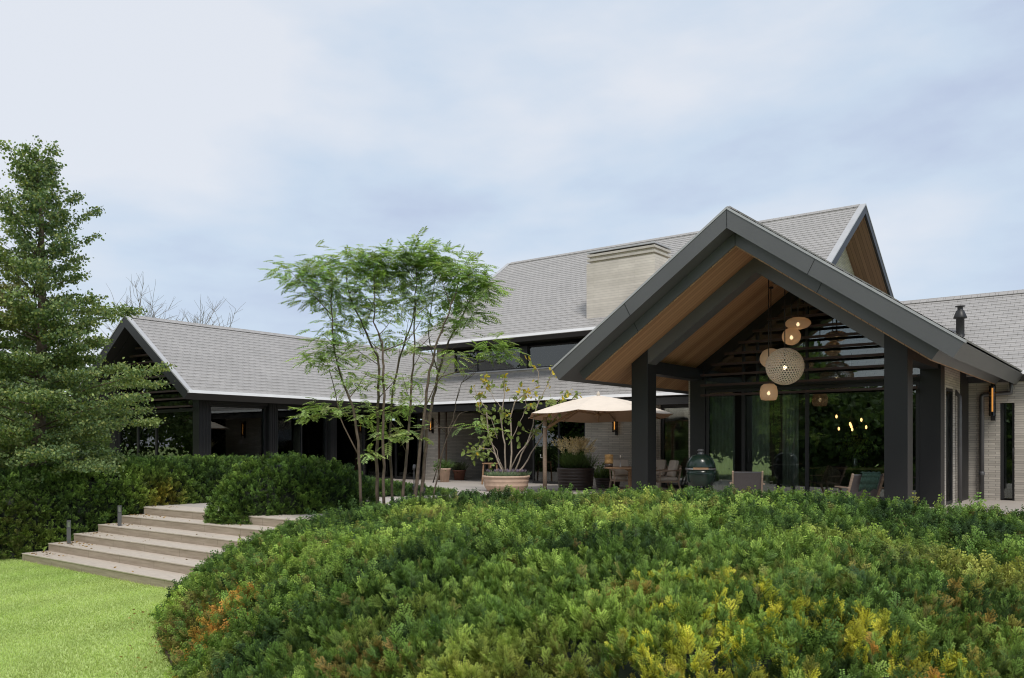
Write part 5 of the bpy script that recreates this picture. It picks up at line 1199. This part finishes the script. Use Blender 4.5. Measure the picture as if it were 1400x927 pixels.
pendant('flat disc shaped amber pendant lamp, topmost of the porch cluster', pend(1091, 442, 19.3), lens(.285, .14))
pendant('small round amber pendant lamp just below the disc lamp', pend(1082, 460, 19.2), lens(.21, .20))
pendant('big open lattice globe pendant lamp woven from pale cane', pend(1073, 501, 18.8), lattice(.42))
pendant('plain pale round pendant lamp half hidden behind the lattice globe', pend(1054, 490, 19.6), lens(.26, .24, 'shade_pale'))
pendant('barrel shaped pale pendant lamp, lowest of the porch cluster', pend(1051, 536, 18.9), mug(.20, .19))
pc_ = pend(1057, 400, 18.95); mb = MB()
mb.tube([(18.5, YR, ZW - .15), (18.5, YR, ZW - .35), (18.9, YR + .1, ZW - .36), (19.5, YR + .05, ZW - .36), (19.5, YR, ZW - .15)], .018, 8); tag(obj('lamp_rail', mb, M['black']), 'black bent pipe rail at the porch ridge carrying the pendant lamps', 'rail')
# wall lamps
def wall_lamp(label, c, nrm, h=.55):
    t = thing('wall_lamp', label, 'lamp', c, math.atan2(nrm[1], nrm[0]))          # +x points away from the wall
    mb = MB(); mb.box(0.001, .03, -.05, .05, -h * .55, h * .55); mb.box(.03, .09, -.02, .02, h * .40, h * .44); mb.box(.03, .09, -.02, .02, -h * .36, -h * .32); obj('bracket', mb, M['black'], t, False)
    mb = MB(); mb.tube([(.14, 0, -h * .30), (.14, 0, h * .36)], .018, 10); obj('tube_lamp', mb, M['amber'], t, False)
    mb = MB(); mb.lathe([(.075, -h * .42), (.075, h * .42)], (.14, 0, 0), 20, True, True); mb.f.pop(); mb.mi.pop(); mb.smooth.pop(); obj('glass_tube', mb, M['smoke'], t, False)
    return t
M['smoke'] = glass_mat('smoked_glass', (.45, .38, .32), 1.5)
wall_lamp('amber tube wall lamp on the pale brick wall under the parasol', Vector((XF - .002, colX(843, XF), 1.4 + (608 - 578) / FPX * 28)), (-1, 0), .75)
wall_lamp('amber tube wall lamp in smoked glass by the door of the right wing', Vector((XW - .002, colX(1358, XW) - .0, CAMZ + (608 - 549) / FPX * 21.4)), (-1, 0), .9)
wall_lamp('amber wall lamp on the shaded brick pier beside the copper pipes', Vector((XF - .002, colX(592, XF), CAMZ + (608 - 582) / FPX * 33.2)), (-1, 0), .55)
lw = Vector((colY(414, 25.15), 25.145, CAMZ + (608 - 560) / FPX * 31.5)); wall_lamp('orange wall lamp on the brick wall inside the left wing', lw, (0, -1), .5)
# bollards beside the steps and spotlights
def bollard(label, c, h=.46):
    t = thing('bollard_light', label, 'bollard', c, math.atan2(-c.y, -c.x), 'grey bollard lights along the steps')
    mb = MB(); mb.box(-.038, .038, -.038, .038, 0, h * .66); mb.box(-.038, -.015, -.038, .038, h * .66, h); mb.box(-.015, .038, -.038, -.026, h * .66, h); mb.box(-.015, .038, .026, .038, h * .66, h); mb.box(-.015, .038, -.026, .026, h * .93, h); obj('body', mb, M['bollard'], t, False)
    mb = MB(); mb.box(-.0145, -.010, -.025, .025, h * .68, h * .92); obj('lens', mb, M['steel'], t, False)
    return t
b1 = at(94, 17.25, -.62); bollard('grey bollard light beside the lowest steps', b1)
b2 = at(163.5, 17.75, -.33); bollard('grey bollard light beside the middle steps, the one nearer the top', b2, .44)
for px, d, lab in ((579, 20.3, 'black garden spotlight with two heads on a stake, right of the tree stems'), (566, 21.8, 'black garden spotlight on a stake just behind the tree stems')):
    c = at(px, d, 0); t = thing('garden_spotlight', lab, 'spotlight', c)
    mb = MB(); mb.tube([(0, 0, 0), (0, 0, .82)], .014, 8); obj('stake', mb, M['black'], t, False)
    for z_, a in ((.80, .6), (.28, -2.2)):
        mb = MB(); dv = Vector((math.cos(a), math.sin(a), .75)).normalized(); o_ = Vector((0, 0, z_)); mb.tube([o_ - dv * .07, o_ + dv * .09], [.035, .045], 12); obj('lamp_head', mb, M['black'], t, False)

# ------------------------------------------------------------------ seen through the glass
def curtain(label, p0, p1, h, folds):
    mb = MB(); p0, p1 = Vector(p0), Vector(p1); d = p1 - p0; nrm = Vector((-d.y, d.x, 0)).normalized(); n = folds * 8; rows = []
    for z in (.02, h):
        rows.append([p0 + d * (i / n) + nrm * (.045 * math.sin(2 * math.pi * folds * i / n)) + Vector((0, 0, z)) for i in range(n + 1)])
    for i in range(n): mb.quad(rows[0][i], rows[0][i + 1], rows[1][i + 1], rows[1][i])
    mb.smooth = [True] * len(mb.f); o = obj('curtain', mb, M['curtain']); s = o.modifiers.new('cloth', 'SOLIDIFY'); s.thickness = .006
    tag(o, label, 'curtain', 'curtains behind the glass')
xc = 20.98
curtain('gathered grey green curtain behind the porch glass, behind the barbecue', (xc, colX(1005, xc), 0), (xc, colX(962, xc), 0), 2.8, 9)
curtain('flat grey green curtain behind the middle pane of the porch glass', (xc + .1, colX(1090, xc), 0), (xc + .1, colX(1068, xc), 0), 2.8, 5)
curtain('grey green curtain behind the porch glass beside the door handle', (xc + .1, colX(1050, xc), 0), (xc + .1, colX(1026, xc), 0), 2.8, 4)
curtain('dark curtain behind the sliding window next to the parasol pole', (24.9, colX(756, 24.9), 0), (24.9, colX(729, 24.9), 0), 2.6, 7)
curtain('dark pleated curtain in the left wing, right of its last post', (colY(470, 25.1), 25.1, 0), (colY(520, 25.1), 25.1, 0), 2.7, 10)
curtain('pale curtain at the left end of the left wing glass', (15.75, colX(205, 15.75), 0), (15.75, colX(186, 15.75), 0), 2.5, 4)
it = at(1165, 23.6, .012)
t = thing('indoor_table', 'long dark dining table inside, behind the porch glass', 'table', it)
mb = MB(); mb.box(-.5, .5, -1.1, 1.1, .70, .74); obj('table_top', mb, M['teak'], t, False)
for sx in (-1, 1):
    for sy in (-1, 1): mb = MB(); mb.box(sx * .42 - .03, sx * .42 + .03, sy * 1.0 - .03, sy * 1.0 + .03, 0, .699); obj('leg', mb, M['black'], t, False)
def tub_chair(label, loc, rz):
    t = thing('tub_chair', label, 'chair', loc, rz, 'woven tub chairs at the indoor table'); mb = MB()
    n = 20; rows = []
    for i in range(n + 1):
        a = math.pi * (.5 + 1.0 * i / n) ; cx_, sy = math.cos(a), math.sin(a); h = .82 - .18 * abs(sy) ** 3
        rows.append([Vector((cx_ * .24, sy * .25, .28)), Vector((cx_ * .29, sy * .30, .55)), Vector((cx_ * .33, sy * .33, h))])
    for i in range(n):
        for k in range(2): mb.quad(rows[i][k], rows[i + 1][k], rows[i + 1][k + 1], rows[i][k + 1])
    mb.smooth = [True] * len(mb.f); o = obj('backrest', mb, M['wicker'], t, False); s = o.modifiers.new('weave', 'SOLIDIFY'); s.thickness = .035
    mb = MB(); mb.lathe([(0, .28), (.25, .28), (.27, .36), (.25, .44), (0, .45)], (0.02, 0, 0), 24); obj('seat', mb, M['wicker'], t, False)
    for k in range(4): a = math.pi / 4 + k * math.pi / 2; mb = MB(); mb.beam((.17 * math.cos(a), .17 * math.sin(a), .29), (.23 * math.cos(a), .23 * math.sin(a), 0), .03, .03); obj('leg', mb, M['black'], t, False)
    return t
k1 = at(1094, 22.4, .012); tu = tub_chair('olive woven tub chair inside, next to the glass mullion, seen from the side', k1, math.atan2(it.y - k1.y, it.x - k1.x) - .5)
k2 = at(1132, 22.3, .012); dup(tu, k2, math.atan2(k2.y, k2.x), 'olive woven tub chair inside, seen from behind left of the green throw')
k3 = at(1205, 24.4, .012); dup(tu, k3, math.atan2(it.y - k3.y, it.x - k3.x), 'olive woven tub chair inside at the right end of the indoor table')
vp = it + Vector((-.1, -.1, .742)); t = thing('vase', 'glass vase with leafy stems on the indoor table', 'vase', vp)
mb = MB(); mb.lathe([(0, 0), (.07, 0), (.09, .08), (.075, .2), (.05, .26), (.06, .28)], (0, 0, 0), 20, True, True); obj('bowl', mb, M['steel'], t, False)
cl = Cloud(); m = 420; pos = rng.normal(0, .17, (m, 3)) + np.array([0, 0, .55]); scatter_leaves(cl, pos, .07, lambda p, q_: np.array([.17, .24, .06])[None] * rng.uniform(.6, 1.4, (q_, 1))); obj('foliage', cl.mesh('foliage'), M['leaf'], t, False)
cb0 = at(1164, 23.6, 0); cz = CAMZ + (608 - 580) / FPX * 23.6
t = thing('chandelier', 'indoor chandelier of small glowing amber bulbs above the dining table', 'chandelier', Vector((cb0.x, cb0.y, cz)))
mb = MB(); mb.tube([(0, 0, .1), (0, 0, 2.0)], .01, 6)
for k, (dx, dz) in enumerate(((-.42, .22), (-.28, -.12), (-.10, -.02), (.0, -.06), (.10, -.14), (.20, .12), (.42, -.08), (.04, .02))):
    q = Vector((RT[0] * dx, RT[1] * dx, 0)) + Vector((FW[0], FW[1], 0)) * (.22 * math.sin(k * 2.1)); mb.tube([(0, 0, .12), (q.x, q.y, .26 + dz * .3), (q.x, q.y, dz + .05)], .005, 5)
    bb = MB(); bb.lathe([(0, -.055), (.022, -.04), (.03, 0), (.018, .04), (0, .05)], (q.x, q.y, dz), 12); obj('bulb', bb, M['bulb_amber'], t, False)
obj('frame', mb, M['black'], t, False)
# firewood or stool: copper side light seen behind the shrub
sx_ = at(670, 29.5, 0); t = thing('bar_stool', 'small reddish wooden stool in the shaded recess behind the shrub', 'stool', sx_)
mb = MB(); mb.box(-.2, .2, -.2, .2, .72, .76); obj('seat', mb, M['teak'], t, False)
for a, b_ in ((-1, -1), (-1, 1), (1, -1), (1, 1)): mb = MB(); mb.beam((a * .16, b_ * .16, .72), (a * .2, b_ * .2, 0), .04, .04); obj('leg', mb, M['teak'], t, False)
